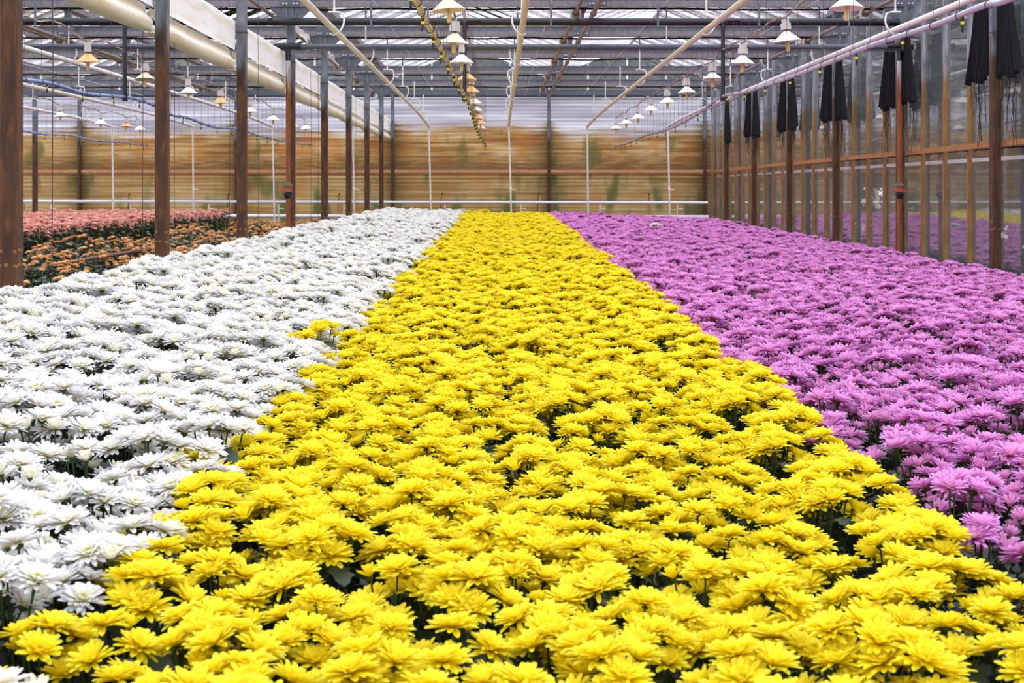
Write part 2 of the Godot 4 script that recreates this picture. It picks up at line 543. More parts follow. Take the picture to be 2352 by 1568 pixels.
func make_roof(spans: Array) -> void:
	var rf := structure("ceiling", "ridged roof of chalked glass panes on white glazing bars", "roof")
	var bar_mesh := {}
	var pane_mesh := {}
	for s in spans.size():
		var xa: float = spans[s][0]
		var xb: float = spans[s][1]
		var xm := (xa + xb) * 0.5
		var mb := MB.new()
		mb.bar(W(xm, GUT + RISE, -6.0), W(xm, GUT + RISE, ZB), 0.06, 0.07)
		part(rf, "ridge_beam", mb, M.bar_white)
		mb = MB.new()                                     # gutter trough along the foot of the slope
		mb.bar(W(xa, GUT - 0.03, -6.0), W(xa, GUT - 0.03, ZB), 0.11, 0.015)
		for sg in [-1.0, 1.0]:
			mb.bar(W(xa + sg * 0.06, GUT, -6.0), W(xa + sg * 0.06, GUT, ZB), 0.012, 0.07)
		part(rf, "gutter", mb, M.girder_zinc)
		for side in 2:
			var x0 := xa if side == 0 else xb
			var z := -5.9
			var k := 0
			while z < ZB - 0.1:
				var far := z > 14.0
				var dz := 0.75 if far else 1.5
				if not far and z + dz > 14.0: dz = 14.05 - z
				dz = minf(dz, ZB - z)
				# glazing bar from gutter to ridge
				mb = MB.new()
				mb.bar(W(x0, GUT + 0.02, z), W(xm, GUT + RISE, z), 0.04, 0.05)
				part(rf, "glazing_bar", mb, M.bar_white)
				var vent: bool = far and s >= 1 and (k % 8 in [2, 3]) and side == (1 if s % 2 == 1 else 0)
				var top := 0.45 if vent else 1.0
				mb = MB.new()
				var nx := (xm - x0) / absf(xm - x0)
				var nn := Vector3(nx * RISE, -absf(xm - x0), 0).normalized()
				mb.quad(W(x0, GUT + 0.05, z + 0.016), W(lerpf(x0, xm, top), GUT + 0.05 + RISE * top, z + 0.016), W(lerpf(x0, xm, top), GUT + 0.05 + RISE * top, z + dz - 0.016), W(x0, GUT + 0.05, z + dz - 0.016), nn)
				var kinds := [0, 1, 0, 2, 0, 0, 1]
				part(rf, "pane", mb, M["chalk_%d" % kinds[(k * 3 + s * 2 + side) % 7]])
				if vent:                                  # an open ridge vent, hinged at the ridge
					mb = MB.new()
					var tip := W(lerpf(x0, xm, 0.42), GUT + RISE + 0.12, z)
					mb.quad(W(xm, GUT + RISE + 0.05, z + 0.02), W(xm, GUT + RISE + 0.05, z + dz - 0.02), tip + Vector3(0, 0, -dz + 0.02), tip + Vector3(0, 0, -0.02), Vector3(0, -1, 0))
					part(rf, "vent_pane", mb, M.chalk_1)
					mb = MB.new()
					mb.bar(tip, tip + Vector3(0, 0, -dz), 0.04, 0.04)
					part(rf, "vent_rail", mb, M.bar_white)
				z += dz
				k += 1

# ---------------------------------------------------------------- steelwork
func post(called: String, x: float, z: float, top: float, mat: Material, label: String, group: String, wide := 0.085) -> void:
	var t := thing(called, Vector3(x, 0, -z), label, "post", group)
	var mb := MB.new()
	mb.upright(x, -z, wide, 0.075, 0.0, EYE + top, 0.0, 1.0 * (EYE + top) / 3.8)
	part(t, "shaft", mb, mat)
	mb = MB.new()
	mb.upright(x + (0.022 if x < 0 else -0.02), -z - 0.06, 0.022, 0.03, 0.0, EYE + top - 0.4, 0.0, (EYE + top - 0.4) / 3.8)
	part(t, "stiffener", mb, mat)
	mb = MB.new()
	mb.box(Vector3(x, EYE + 1.52 - fmod(z, 0.5), -z), Vector3(wide + 0.006, 0.012, 0.081))
	part(t, "clip_band", mb, M.wire)

func gusset(o: Node3D, x: float, z: float, knees: bool) -> void:
	# knee plates between post and girder, with bolts
	for sg in ([-1.0, 1.0] if knees else []):
		var mb := MB.new()
		var a := W(x + sg * 0.045, 1.97, z - 0.03)
		var b := W(x + sg * 0.22, 1.97, z - 0.03)
		var c := W(x + sg * 0.22, 1.93, z - 0.03)
		var d := W(x + sg * 0.045, 1.76, z - 0.03)
		for dz in [0.006, -0.006]:
			var q := Vector3(0, 0, dz)
			mb.quad(a + q, b + q, c + q, d + q, Vector3(0, 0, signf(dz)))
		part(o, "knee_plate", mb, M.gusset_zinc)
	var bb := MB.new()
	for sx in [-0.075, -0.04, 0.04, 0.075]:
		bb.lathe(W(x + sx, 1.985, z - 0.075), [Vector2(0, 0.014), Vector2(0.012, 0.01), Vector2(0.014, -0.004)], 8, Basis(Vector3.RIGHT, PI / 2))
	var bo := part(o, "bolts", bb, M.bolt)
	bo.set_meta("kind", "stuff")

func make_steel() -> void:
	for k in 8:
		var nth := ordinal(7 - k)
		post("steel_post", XL, post_z(k), 2.3, M.post_rust, "rusty steel post along the white bed, %s counted from the stained end wall" % nth, "posts along the white bed")
	for k in range(2, 8):
		post("steel_post", XR - 0.03, post_z(k), 2.3, M.wall_post_rust, "rusty steel post against the glass side wall, %s counted from the stained end wall" % ordinal(7 - k), "posts along the glass wall", 0.08)
	post("steel_post", XO, post_z(7), 2.3, M.post_rust, "rusty steel post at the far edge of the salmon bed", "posts of the neighbouring bay")
	for q in [[XO, "behind the salmon bed"], [XQ, "between the salmon and orange beds"], [XL, "behind the white bed"], [XM, "behind the yellow and pink bed border"], [XR - 0.02, "in the corner by the glass wall"]]:
		post("end_wall_post", q[0], ZB - 0.06, 2.0, M.post_rust, "rusty post of the stained end wall, " + q[1], "posts of the end wall", 0.07)
	for k in range(3, 9):
		var z := post_z(k) if k < 8 else ZB - 0.12
		var bays := [[XL, XR, "over the flower beds"], [XO, XL, "over the neighbouring bay"]]
		if k >= 6: bays.append([-12.0, XO, "beyond the neighbouring bay"])
		for b in bays:
			if k == 8 : continue
			var x0: float = b[0]
			var x1: float = b[1]
			var t := thing("roof_girder", W((x0 + x1) * 0.5, 1.96, z), "galvanised steel girder %s, %s from the end wall" % [b[2], ordinal(7 - k)], "girder", "roof girders")
			var mb := MB.new()
			mb.box(W((x0 + x1) * 0.5, 1.985, z - 0.02), Vector3(x1 - x0 - 0.02, 0.058, 0.09))
			part(t, "lower_flange", mb, M.girder_zinc)
			mb = MB.new()
			mb.box(W((x0 + x1) * 0.5, 2.046, z + 0.01), Vector3(x1 - x0 - 0.02, 0.07, 0.012))
			part(t, "web", mb, M.gusset_zinc)
			mb = MB.new()
			mb.box(W((x0 + x1) * 0.5, 2.084, z), Vector3(x1 - x0 - 0.02, 0.008, 0.04))
			part(t, "upper_lip", mb, M.girder_zinc)
			for x in ([XL, XM, XR] if x1 == XR else [x0, (x0 + x1) * 0.5]):
				gusset(t, x, z, absf(x - XM) > 0.1 and absf(x - XQ) > 0.1)
				mb = MB.new()
				mb.box(W(x, 2.19, z), Vector3(0.075, 0.22, 0.06))
				part(t, "gutter_stub", mb, M.gusset_zinc)
				mb = MB.new()
				mb.box(W(x, 2.015, z - 0.068), Vector3(0.21, 0.115, 0.006))
				part(t, "splice_plate", mb, M.gusset_zinc)
			# a rolled black screen sagging under the girder
			var pts := []
			var ns := noise(40 + k, 0.35, 2)
			for q in 41:
				var x := lerpf(x0 + 0.15, x1 - 0.15, q / 40.0)
				pts.append(W(x, 1.942 - 0.025 * maxf(0.0, ns.get_noise_2d(x * 2.0, z) + 0.1), z + 0.01))
			mb = MB.new()
			mb.tube(pts, 0.012, 6)
			var sc := thing("rolled_screen", pts[20], "thin black screen rolled under girder %s, %s from end wall" % [b[2], ordinal(7 - k)], "shade screen", "rolled screens")
			part(sc, "roll", mb, M.black_cloth)
	# vent drive shafts along the gutters
	for q in [[XM - 0.21, 1.93, "white bracketed", 0.02], [XM - 0.03, 1.9, "plain", 0.024], [XR - 0.33, 1.93, "bracketed", 0.02], [XL - 0.2, 1.86, "bracketed", 0.02], [XQ - 0.2, 1.93, "bracketed", 0.02], [XQ, 1.9, "plain", 0.024]]:
		var where: String = {XM - 0.21: "over the pink bed edge", XM - 0.03: "over the pink bed edge", XR - 0.33: "near the glass wall", XL - 0.2: "along the white bed posts"}.get(q[0], "over the salmon bed")
		var t := thing("vent_shaft", W(q[0], q[1], 22.0), "long brown %s vent shaft running under the roof %s" % [q[2], where], "shaft", "vent shafts")
		var mb := MB.new()
		mb.tube([W(q[0], q[1], 12.0), W(q[0], q[1], 30.4)], q[3], 10)
		part(t, "rod", mb, M.rod_brown)
		for k in range(3, 8):
			var z := post_z(k) + 0.3
			if q[3] < 0.022:
				mb = MB.new()
				for sg in [-1.0, 1.0]:
					mb.box(W(q[0] + sg * 0.05, q[1], z), Vector3(0.018, 0.14, 0.03))
				mb.box(W(q[0], q[1] + 0.06, z), Vector3(0.12, 0.02, 0.03))
				part(t, "bracket", mb, M.box_grey)
				mb = MB.new()
				mb.lathe(W(q[0], q[1], z), [Vector2(0, -0.03), Vector2(0.042, -0.03), Vector2(0.042, 0.03), Vector2(0, 0.03)], 10, Basis(Vector3.RIGHT, PI / 2))
				part(t, "pinion", mb, M.valve_brown)
			else:
				mb = MB.new()
				mb.lathe(W(q[0], q[1], z - 0.2), [Vector2(0.02, -0.05), Vector2(0.036, -0.03), Vector2(0.036, 0.03), Vector2(0.02, 0.05)], 10, Basis(Vector3.RIGHT, PI / 2))
				part(t, "coupling", mb, M.rod_brown)
	# thin wires: across the house under the girders, and along it
	for q in [[2.13, 15.9], [2.1, 17.2], [2.1, 20.3], [1.72, 21.0], [2.08, 23.3], [2.05, 26.2], [1.0, 30.45]]:
		var mb := MB.new()
		var pts := []
		for j in 13:
			pts.append(W(lerpf(XO, XR, j / 12.0), q[0] - 0.015 * sin(fmod(j * 0.5, 1.0) * PI), q[1]))
		mb.tube(pts, 0.003, 4)
		var t := thing("cross_wire", pts[6], "thin dark wire stretched across the house under the roof", "wire", "wires across the house")
		part(t, "strand", mb, M.wire)
	for w in [[-7.4, "over the back of the salmon bed"], [-6.6, "over the front of the salmon bed"], [-4.4, "over the middle of the orange bed"], [-3.2, "beside the white channel"], [-1.3, "over the white bed"], [-0.75, "where the white and yellow beds meet"], [0.55, "over the yellow bed"], [1.75, "over the pink bed by the yellow"], [2.6, "over the middle of the pink bed"], [3.3, "over the pink bed by the glass"]]:
		var x: float = w[0]
		var mb := MB.new()
		mb.tube([W(x, 1.955, 12.0), W(x, 1.955, 30.4)], 0.003, 4)
		var t := thing("screen_wire", W(x, 1.955, 20), "thin pale wire along the house under the girders " + w[1], "wire", "wires along the house")
		part(t, "strand", mb, M.bar_white)
	# scraps of white film hanging on the shaft over the white bed
	for q in [[17.1, 19.6, 1.72], [20.6, 23.3, 1.7], [27.7, 28.9, 1.72]]:
		var p := []
		for r in 12:
			var z := lerpf(q[0], q[1], r / 11.0)
			for c in 7:
				var a := c / 6.0
				p.append(W(XL - 0.19 + 0.04 * sin(a * 4.0 + r) * a + rng.randf_range(-0.012, 0.012), 1.965 - 0.15 * a * (0.85 + 0.2 * sin(r * 1.7)) + rng.randf_range(-0.01, 0.01), z))
		var mb := MB.new()
		mb.sheet(p, 7, Vector3(1, 0, 0))
		var t := thing("film_scrap", W(XL - 0.19, 1.85, (q[0] + q[1]) * 0.5), "crumpled strip of white film caught under the roof, %s from the end wall" % ordinal(0 if q[0] > 25 else (1 if q[0] > 20 else 2)), "film", "white film scraps")
		part(t, "film", mb, M.pvc_white)

# the white folded-sheet channel slung along the post row
func make_channel() -> void:
	var prof_a := [Vector2(-2.33, 1.455), Vector2(-2.315, 1.475), Vector2(-2.295, 1.47), Vector2(-2.287, 1.45), Vector2(-2.285, 1.43), Vector2(-2.287, 1.3), Vector2(-2.285, 1.215), Vector2(-2.272, 1.198), Vector2(-2.252, 1.19)]
	var prof_b := [Vector2(-2.3, 1.21), Vector2(-2.297, 1.17), Vector2(-2.28, 1.142), Vector2(-2.252, 1.115), Vector2(-2.246, 1.085), Vector2(-2.262, 1.055), Vector2(-2.305, 1.038), Vector2(-2.37, 1.045), Vector2(-2.4, 1.065), Vector2(-2.425, 1.095), Vector2(-2.43, 1.125)]
	var t := thing("white_channel", W(-2.3, 1.25, 18.0), "long white folded sheet channel with yellowed belly slung along the posts", "channel")
	for k in range(-1, 8):
		var z0 := post_z(k) + 0.05
		var z1 := post_z(k + 1) - 0.05
		if k == 7: z1 = ZB - 0.15
		for w in 2:
			var prof: Array = prof_a if w == 0 else prof_b
			var p := []
			var nz := 14
			for r in nz + 1:
				var f := float(r) / nz
				var z := lerpf(z0, z1, f)
				var pinch := pow(absf(f - 0.5) * 2.0, 8.0)
				for q in prof.size():
					var a: Vector2 = prof[q]
					if w == 1: a.x -= 0.03 * pinch * (1.0 if q < 6 else -0.6)
					if w == 1: a.y -= 0.016 * sin(f * PI)
					if w == 0 and q < 4: a.y += 0.004 * sin(z * 5.0)
					p.append(W(a.x, a.y, z))
			var mb := MB.new()
			mb.sheet(p, prof.size(), Vector3(1, 0.0, 0) if w == 0 else Vector3(1, -1, 0))
			part(t, "upper_panel" if w == 0 else "belly", mb, M.sheet_cream if w == 0 else M.belly_cream)
		var mb2 := MB.new()
		mb2.box(W(-2.284, 1.33, z1 - 0.03), Vector3(0.012, 0.24, 0.02))
		part(t, "joint_strip", mb2, M.sheet_cream)
		mb2 = MB.new()
		for q in 40:
			mb2.lathe(W(-2.415, 1.088, lerpf(z0 + 0.1, z1 - 0.1, q / 39.0)), [Vector2(0, 0.004), Vector2(0.006, 0.002), Vector2(0.006, -0.004)], 5, Basis(Vector3(0, 0, 1), -2.2))
		var rv := part(t, "rivets", mb2, M.rail_rust)
		rv.set_meta("kind", "stuff")

# ---------------------------------------------------------------- pipes
func make_pipes() -> void:
	# overhead heating pipes with hooks and an end riser each
	var hook := MB.new()
	hook.tube(smooth_path([Vector3(-0.05, 0.165, 0), Vector3(0.03, 0.165, 0), Vector3(0.072, 0.15, 0), Vector3(0.085, 0.11, 0), Vector3(0.08, 0.055, 0), Vector3(0.05, 0.0, 0), Vector3(0.0, -0.034, 0), Vector3(-0.035, -0.022, 0)], 4), 0.0085, 6)
	var hook_mesh := hook.to_mesh(M.pvc_white)
	var rod := MB.new()
	rod.tube([Vector3(0, 0.165, 0), Vector3(0, 0.42, 0)], 0.008, 8)
	rod.tube([Vector3(0, 0.165, 0), Vector3(0, 0.19, 0)], 0.011, 8)
	rod.tube([Vector3(0, 0.40, 0), Vector3(0, 0.46, 0)], 0.011, 8)
	var rod_mesh := rod.to_mesh(M.pvc_white)
	var sleeve := MB.new()
	sleeve.tube([Vector3(0, 0.45, 0), Vector3(0, 0.6, 0)], 0.009, 8)
	var sleeve_mesh := sleeve.to_mesh(M.gusset_zinc)
	var xs := [-7.88, -6.24, -4.62, -2.98, -1.43, 0.2, 1.8, 3.44]
	var where := ["over the back of the salmon bed", "over the salmon bed", "over the orange bed", "beside the white channel", "over the white bed", "over the yellow bed", "over the pink bed beside the yellow", "over the pink bed beside the glass wall"]
	for k in xs.size():
		var x: float = xs[k]
		var t := thing("heating_pipe", W(x, 1.38, 18.0), "cream overhead heating pipe with hook hangers " + where[k], "pipe", "overhead heating pipes")
		var pts := [W(x, 1.40, 3.5), W(x, 1.39, 9.0), W(x, 1.38, 15.0), W(x, 1.375, 21.0), W(x, 1.36, 25.0), W(x, 1.325, 28.0), W(x, 1.28, 29.7)]
		var mb := MB.new()
		mb.tube(smooth_path(pts, 5), 0.0265, 14)
		part(t, "tube", mb, M.pipe_cream if k in [4, 5, 6] else M.pvc_white)
		mb = MB.new()
		var lean := rng.randf_range(0.0, 0.08)
		mb.tube([W(x, 1.3, 29.72), W(x + lean * 0.5, 0.2, 29.75), W(x + lean, -1.2, 29.78)], 0.017, 10)
		mb.tube([W(x, 1.3, 29.72), W(x, 1.23, 29.72)], 0.03, 10)
		var rs := part(t, "riser", mb, M.pvc_white)
		if k % 2 == 1:
			mb = MB.new()
			mb.tube([W(x + lean * 0.6, 0.06, 29.76), W(x + lean * 0.6, 0.0, 29.76)], 0.026, 8)
			mb.box(W(x + lean * 0.6 + 0.06, 0.0, 29.74), Vector3(0.1, 0.02, 0.02))
			part(rs, "tap", mb, M.pvc_white)
		for j in range(0, 8):
			var z := post_z(j)
			var y := 1.385 - 0.0008 * z - (0.03 if j == 7 else 0.0)
			var flip := -1.0 if k in [5, 7] else 1.0
			var hg := place(t, "hanger", rod_mesh, Transform3D(Basis(), W(x, y, z) - t.position))
			place(hg, "hook", hook_mesh, Transform3D(Basis.from_scale(Vector3(flip, 1, 1)), Vector3.ZERO))
			place(hg, "sleeve", sleeve_mesh, Transform3D())
	# two supply mains across the house
	var mains := thing("supply_main", W(-2.2, 1.78, 15.45), "thick black supply pipe slung across the house under the girder", "pipe")
	var mb := MB.new()
	mb.tube([W(XO, 1.78, 15.45), W(XR - 0.1, 1.77, 15.45)], 0.041, 16)
	part(mains, "pipe", mb, M.pvc_dark)
	for x in [-7.7, -6.2, -4.9, -3.1, -1.35, -0.75, 0.55, 1.68, 2.75, 3.7]:
		mb = MB.new()
		mb.box(W(x, 1.845, 15.41), Vector3(0.022, 0.25, 0.006))
		mb.tube([W(x - 0.011, 1.78, 15.45), W(x + 0.011, 1.78, 15.45)], 0.045, 16)
		part(mains, "strap", mb, M.gusset_zinc)
	for q in [-3.94, -0.36, 2.36]:
		mb = MB.new()
		mb.tube(smooth_path([W(q + 0.18, 1.775, 15.36), W(q + 0.06, 1.775, 15.36), W(q + 0.012, 1.76, 15.36), W(q, 1.72, 15.36), W(q, 1.4, 15.36), W(q, 0.97, 15.36)], 5), 0.022, 10)
		part(mains, "drop_pipe", mb, M.pvc_dark)
		mb = MB.new()
		mb.tube([W(q, 1.73, 15.36), W(q, 1.68, 15.36)], 0.029, 10)
		mb.tube([W(q, 0.99, 15.36), W(q, 0.93, 15.36)], 0.03, 10)
		part(mains, "socket", mb, M.pvc_dark)
	var sec := thing("second_main", W(-2.2, 1.51, 15.4), "slimmer grey pipe across the house below the thick black one", "pipe")
	mb = MB.new()
	mb.tube([W(XO, 1.51, 15.38), W(XR - 0.06, 1.50, 15.38)], 0.027, 14)
	part(sec, "pipe", mb, M.pvc_grey)
	mb = MB.new()
	mb.tube([W(XO, 1.472, 15.4), W(XR - 0.06, 1.462, 15.4)], 0.006, 6)
	part(sec, "wire", mb, M.rod_brown)
	# upright valve pipes at either end of it
	for q in [[XL + 0.005, "beside the rusty post by the white bed"], [XR - 0.11, "in front of the glass side wall"]]:
		var x: float = q[0]
		var t := thing("valve_pipe", Vector3(x, 0, -15.42), "rusty upright pipe with red handled valve " + q[1], "pipe", "valve pipes")
		mb = MB.new()
		mb.tube([W(x - 0.14, 1.51, 15.38), W(x + 0.14, 1.51, 15.38)], 0.033, 12)
		mb.tube([W(x, 1.53, 15.4), W(x, 1.36, 15.4)], 0.031, 12)
		part(t, "tee", mb, M.pvc_dark)
		mb = MB.new()
		mb.tube([W(x, 1.4, 15.4), W(x, -1.49, 15.4)], 0.0245, 12)
		var k0 := mb.v.size()
		for j in k0: mb.uv[j] = Vector2(mb.uv[j].x, 1.0 - mb.v[j].y / 3.8)
		var m2 := MB.new()                                # subdivide so the stain runs up the pipe
		var seg := []
		for j in 21: seg.append(W(x, lerpf(1.4, -1.49, j / 20.0), 15.4))
		m2.tube(seg, 0.0245, 12)
		for j in m2.v.size(): m2.uv[j] = Vector2(m2.uv[j].x, 1.0 - m2.v[j].y / 3.8)
		part(t, "pipe", m2, M.valve_pipe_rust)
		mb = MB.new()
		mb.lathe(W(x, 0, 15.4), [Vector2(0.024, 0.075), Vector2(0.036, 0.07), Vector2(0.036, 0.055), Vector2(0.046, 0.05), Vector2(0.046, 0.03), Vector2(0.04, 0.025), Vector2(0.04, -0.02)], 14)
		var vb := part(t, "valve", mb, M.valve_brown)
		mb = MB.new()
		mb.lathe(W(x, 0, 15.4), [Vector2(0.04, -0.03), Vector2(0.05, -0.035), Vector2(0.05, -0.055), Vector2(0.038, -0.07), Vector2(0.03, -0.095), Vector2(0.024, -0.1)], 14)
		part(vb, "union_nut", mb, M.pvc_dark)
		mb = MB.new()
		mb.box(W(x - 0.015, -0.01, 15.34), Vector3(0.12, 0.026, 0.03))
		mb.tube([W(x - 0.07, -0.01, 15.34), W(x - 0.085, -0.014, 15.34)], 0.013, 8)
		mb.tube([W(x, -0.01, 15.38), W(x, -0.01, 15.33)], 0.016, 8)
		part(vb, "handle", mb, M.valve_red)
	# the two white rails along the foot of the end wall
	for q in [[-0.255, 0.027, "upper", 29.95], [-0.55, 0.038, "lower, thicker", 29.9]]:
		var t := thing("wall_pipe", W(-3.0, q[0], q[3]), "%s white heating pipe along the foot of the stained end wall" % q[2], "pipe", "pipes along the end wall")
		mb = MB.new()
		mb.tube([W(-12.5, q[0] + 0.02, q[3]), W(-3.0, q[0], q[3]), W(XR - 0.05, q[0] - 0.015, q[3])], q[1], 12)
		part(t, "tube", mb, M.white_paint)
	var n := 0
	for px in [117, 300, 480, 640, 790, 1022, 1196, 1378, 1556]:
		var x: float = (px - VX) * 29.8 / F
		var t := thing("bed_tap", W(x, -1.5, 29.8), "small white tap standing between the two wall pipes, %s from the glass wall" % ordinal(8 - n), "tap", "taps along the end wall")
		mb = MB.new()
		mb.tube([W(x, -0.3, 29.8), W(x, -0.55, 29.8), W(x, -1.5, 29.8)], 0.011, 8)
		part(t, "pipe", mb, M.pvc_white)
		mb = MB.new()
		mb.tube([W(x - 0.01, -0.39, 29.79), W(x + 0.11, -0.395, 29.79)], 0.009, 6)
		part(t, "arm", mb, M.pvc_white)
		n += 1
	n = 0
	for px in [55, 300, 528, 782, 1018, 1240, 1494]:
		var x: float = (px - VX) * 30.2 / F
		var t := thing("wood_stake", W(x, -1.5, 30.2), "short wooden stake against the end wall, %s from the glass wall" % ordinal(6 - n), "stake", "stakes along the end wall")
		mb = MB.new()
		mb.box(W(x, -0.81, 30.2), Vector3(0.03, 1.38, 0.03))
		part(t, "stake", mb, M.stake_wood)
		mb = MB.new()
		mb.tube(smooth_path([W(x - 0.04, -1.4, 30.18), W(x - 0.05, -0.5, 30.18), W(x - 0.03, -0.1, 30.18), W(x - 0.01, -0.12, 30.18)], 4), 0.008, 6)
		part(t, "tube", mb, M.black_plastic)
		n += 1
	# a rusty pipe lying among the orange plants
	var rp := thing("rusty_pipe", W(-3.9, -0.66, 14.0), "rusty brown pipe lying along the orange bed", "pipe")
	mb = MB.new()
	mb.tube([W(-3.95, -0.68, 11.0), W(-3.9, -0.66, 14.0), W(-3.95, -0.68, 18.5)], 0.02, 10)
	part(rp, "tube", mb, M.rust_pipe)
	for z in [11.5, 14.5, 17.5]:
		mb = MB.new()
		mb.tube([W(-3.95, -0.64, z), W(-3.95, -1.5, z)], 0.014, 6)
		part(rp, "leg", mb, M.rust_pipe)

func at_x(px: float, py: float, x: float) -> Vector3:
	var z := x * F / (px - VX)
	return W(x, (VY - py) * z / F, z)

func make_hoses() -> void:
	# irrigation lines hung on wires, a nozzle every metre or so
	var rows := []
	var right := []
	for q in [[2480, -75], [2313, 0], [2262, 12], [2140, 60], [2003, 104], [1896, 147], [1801, 182], [1711, 211], [1656, 223], [1607, 258], [1554, 288], [1518, 301], [1477, 312], [1442, 328], [1411, 336]]:
		right.append(at_x(q[0], q[1], 2.36))
	rows.append([right, "hose_lilac", "lilac", "over the pink bed"])
	var mid := []
	for q in [[900, -130, 5.5], [955, 0, 7.4], [987, 65, 8.8], [1024, 135, 11.0], [1050, 187, 13.2], [1072, 228, 15.4], [1083, 255, 17.6], [1090, 278, 20.4], [1098, 300, 23.5], [1108, 320, 26.5], [1117, 336, 29.4]]:
		mid.append(W((q[0] - VX) * q[2] / F, (VY - q[1]) * q[2] / F, q[2]))
	rows.append([mid, "hose_tan", "tan", "over the yellow bed"])
	var lft := []
	for q in [[-160, 140], [40, 180], [120, 192], [200, 215], [295, 224], [350, 240], [395, 264], [430, 270], [490, 291], [545, 296], [590, 310], [625, 318], [672, 328], [716, 332]]:
		lft.append(at_x(q[0], q[1], -3.94))
	rows.append([lft, "hose_blue", "blue", "over the orange bed"])
	var far := []
	for q in [[-90, 280], [40, 298], [100, 308], [165, 311], [215, 322], [275, 326], [320, 332], [352, 334]]:
		far.append(at_x(q[0], q[1], -7.4))
	rows.append([far, "hose_blue", "blue", "over the salmon bed"])
	var ring := MB.new()
	var rp := []
	for k in 13: rp.append(Vector3(cos(TAU * k / 12.0) * 0.021, sin(TAU * k / 12.0) * 0.021 - 0.002, 0.006 * sin(TAU * k / 12.0)))
	ring.tube(rp, 0.0028, 4, false)
	ring.tube([Vector3(0.0, 0.02, 0), Vector3(0.003, 0.5, 0), Vector3(0, 1.02, 0)], 0.0017, 4)
	var ring_mesh := ring.to_mesh(M.wire)
	var nz := MB.new()
	nz.lathe(Vector3.ZERO, [Vector2(0.0, -0.018), Vector2(0.014, -0.022), Vector2(0.014, -0.044), Vector2(0.008, -0.05), Vector2(0.008, -0.075), Vector2(0.0125, -0.08), Vector2(0.011, -0.115), Vector2(0.004, -0.13), Vector2(0, -0.13)], 8)
	var nz_mesh := nz.to_mesh(M.black_plastic)
	var ny := MB.new()
	ny.lathe(Vector3.ZERO, [Vector2(0.008, -0.05), Vector2(0.016, -0.054), Vector2(0.016, -0.07), Vector2(0.008, -0.075)], 8)
	var ny_mesh := ny.to_mesh(M.nozzle_yellow)
	for r in rows:
		var path := smooth_path(r[0], 8)
		var t := thing("irrigation_line", path[path.size() / 2], "%s irrigation hose hung on wires %s, with black and yellow nozzles" % [r[2], r[3]], "hose", "irrigation hoses")
		var mb := MB.new()
		mb.tube(path, 0.0165, 10)
		part(t, "hose", mb, M[r[1]])
		var d := 0.0
		var next_ring := 0.2
		var next_noz := 0.4
		for k in range(1, path.size()):
			var a: Vector3 = path[k - 1]
			var b: Vector3 = path[k]
			var l := a.distance_to(b)
			while d + l > minf(next_ring, next_noz):
				var at := minf(next_ring, next_noz)
				var p := a.lerp(b, (at - d) / l)
				if next_ring <= next_noz:
					place(t, "hanger_wire", ring_mesh, Transform3D(Basis(), p - t.position))
					next_ring += 0.45
				else:
					var tilt := Basis(Vector3(1, 0, 0.3).normalized(), rng.randf_range(-0.2, 0.2)).scaled(Vector3(0.62, 0.72, 0.62))
					var o := place(t, "nozzle", nz_mesh, Transform3D(tilt, p - t.position))
					place(o, "nozzle_cap", ny_mesh, Transform3D())
					next_noz += 1.1
			d += l
	# single wires hanging down beside the posts of the white bed
	for q in [[-2.12, 6.9, -1.49], [-2.45, 10.0, -1.49], [-2.3, 10.3, -1.49], [-2.38, 12.85, -1.49], [-2.25, 13.6, -1.49], [-2.1, 16.9, -1.49], [-2.25, 17.4, -1.49], [-2.15, 20.6, -1.49], [-2.2, 22.4, -1.49]]:
		var mb := MB.new()
		mb.tube([W(q[0], 1.93, q[1]), W(q[0] + 0.01, 0.6, q[1]), W(q[0], q[2], q[1])], 0.0022, 4)
		var t := thing("hanging_wire", W(q[0], q[2], q[1]), "single brown wire hanging straight down along the post row", "wire", "hanging wires at the posts")
		part(t, "strand", mb, M.wire)

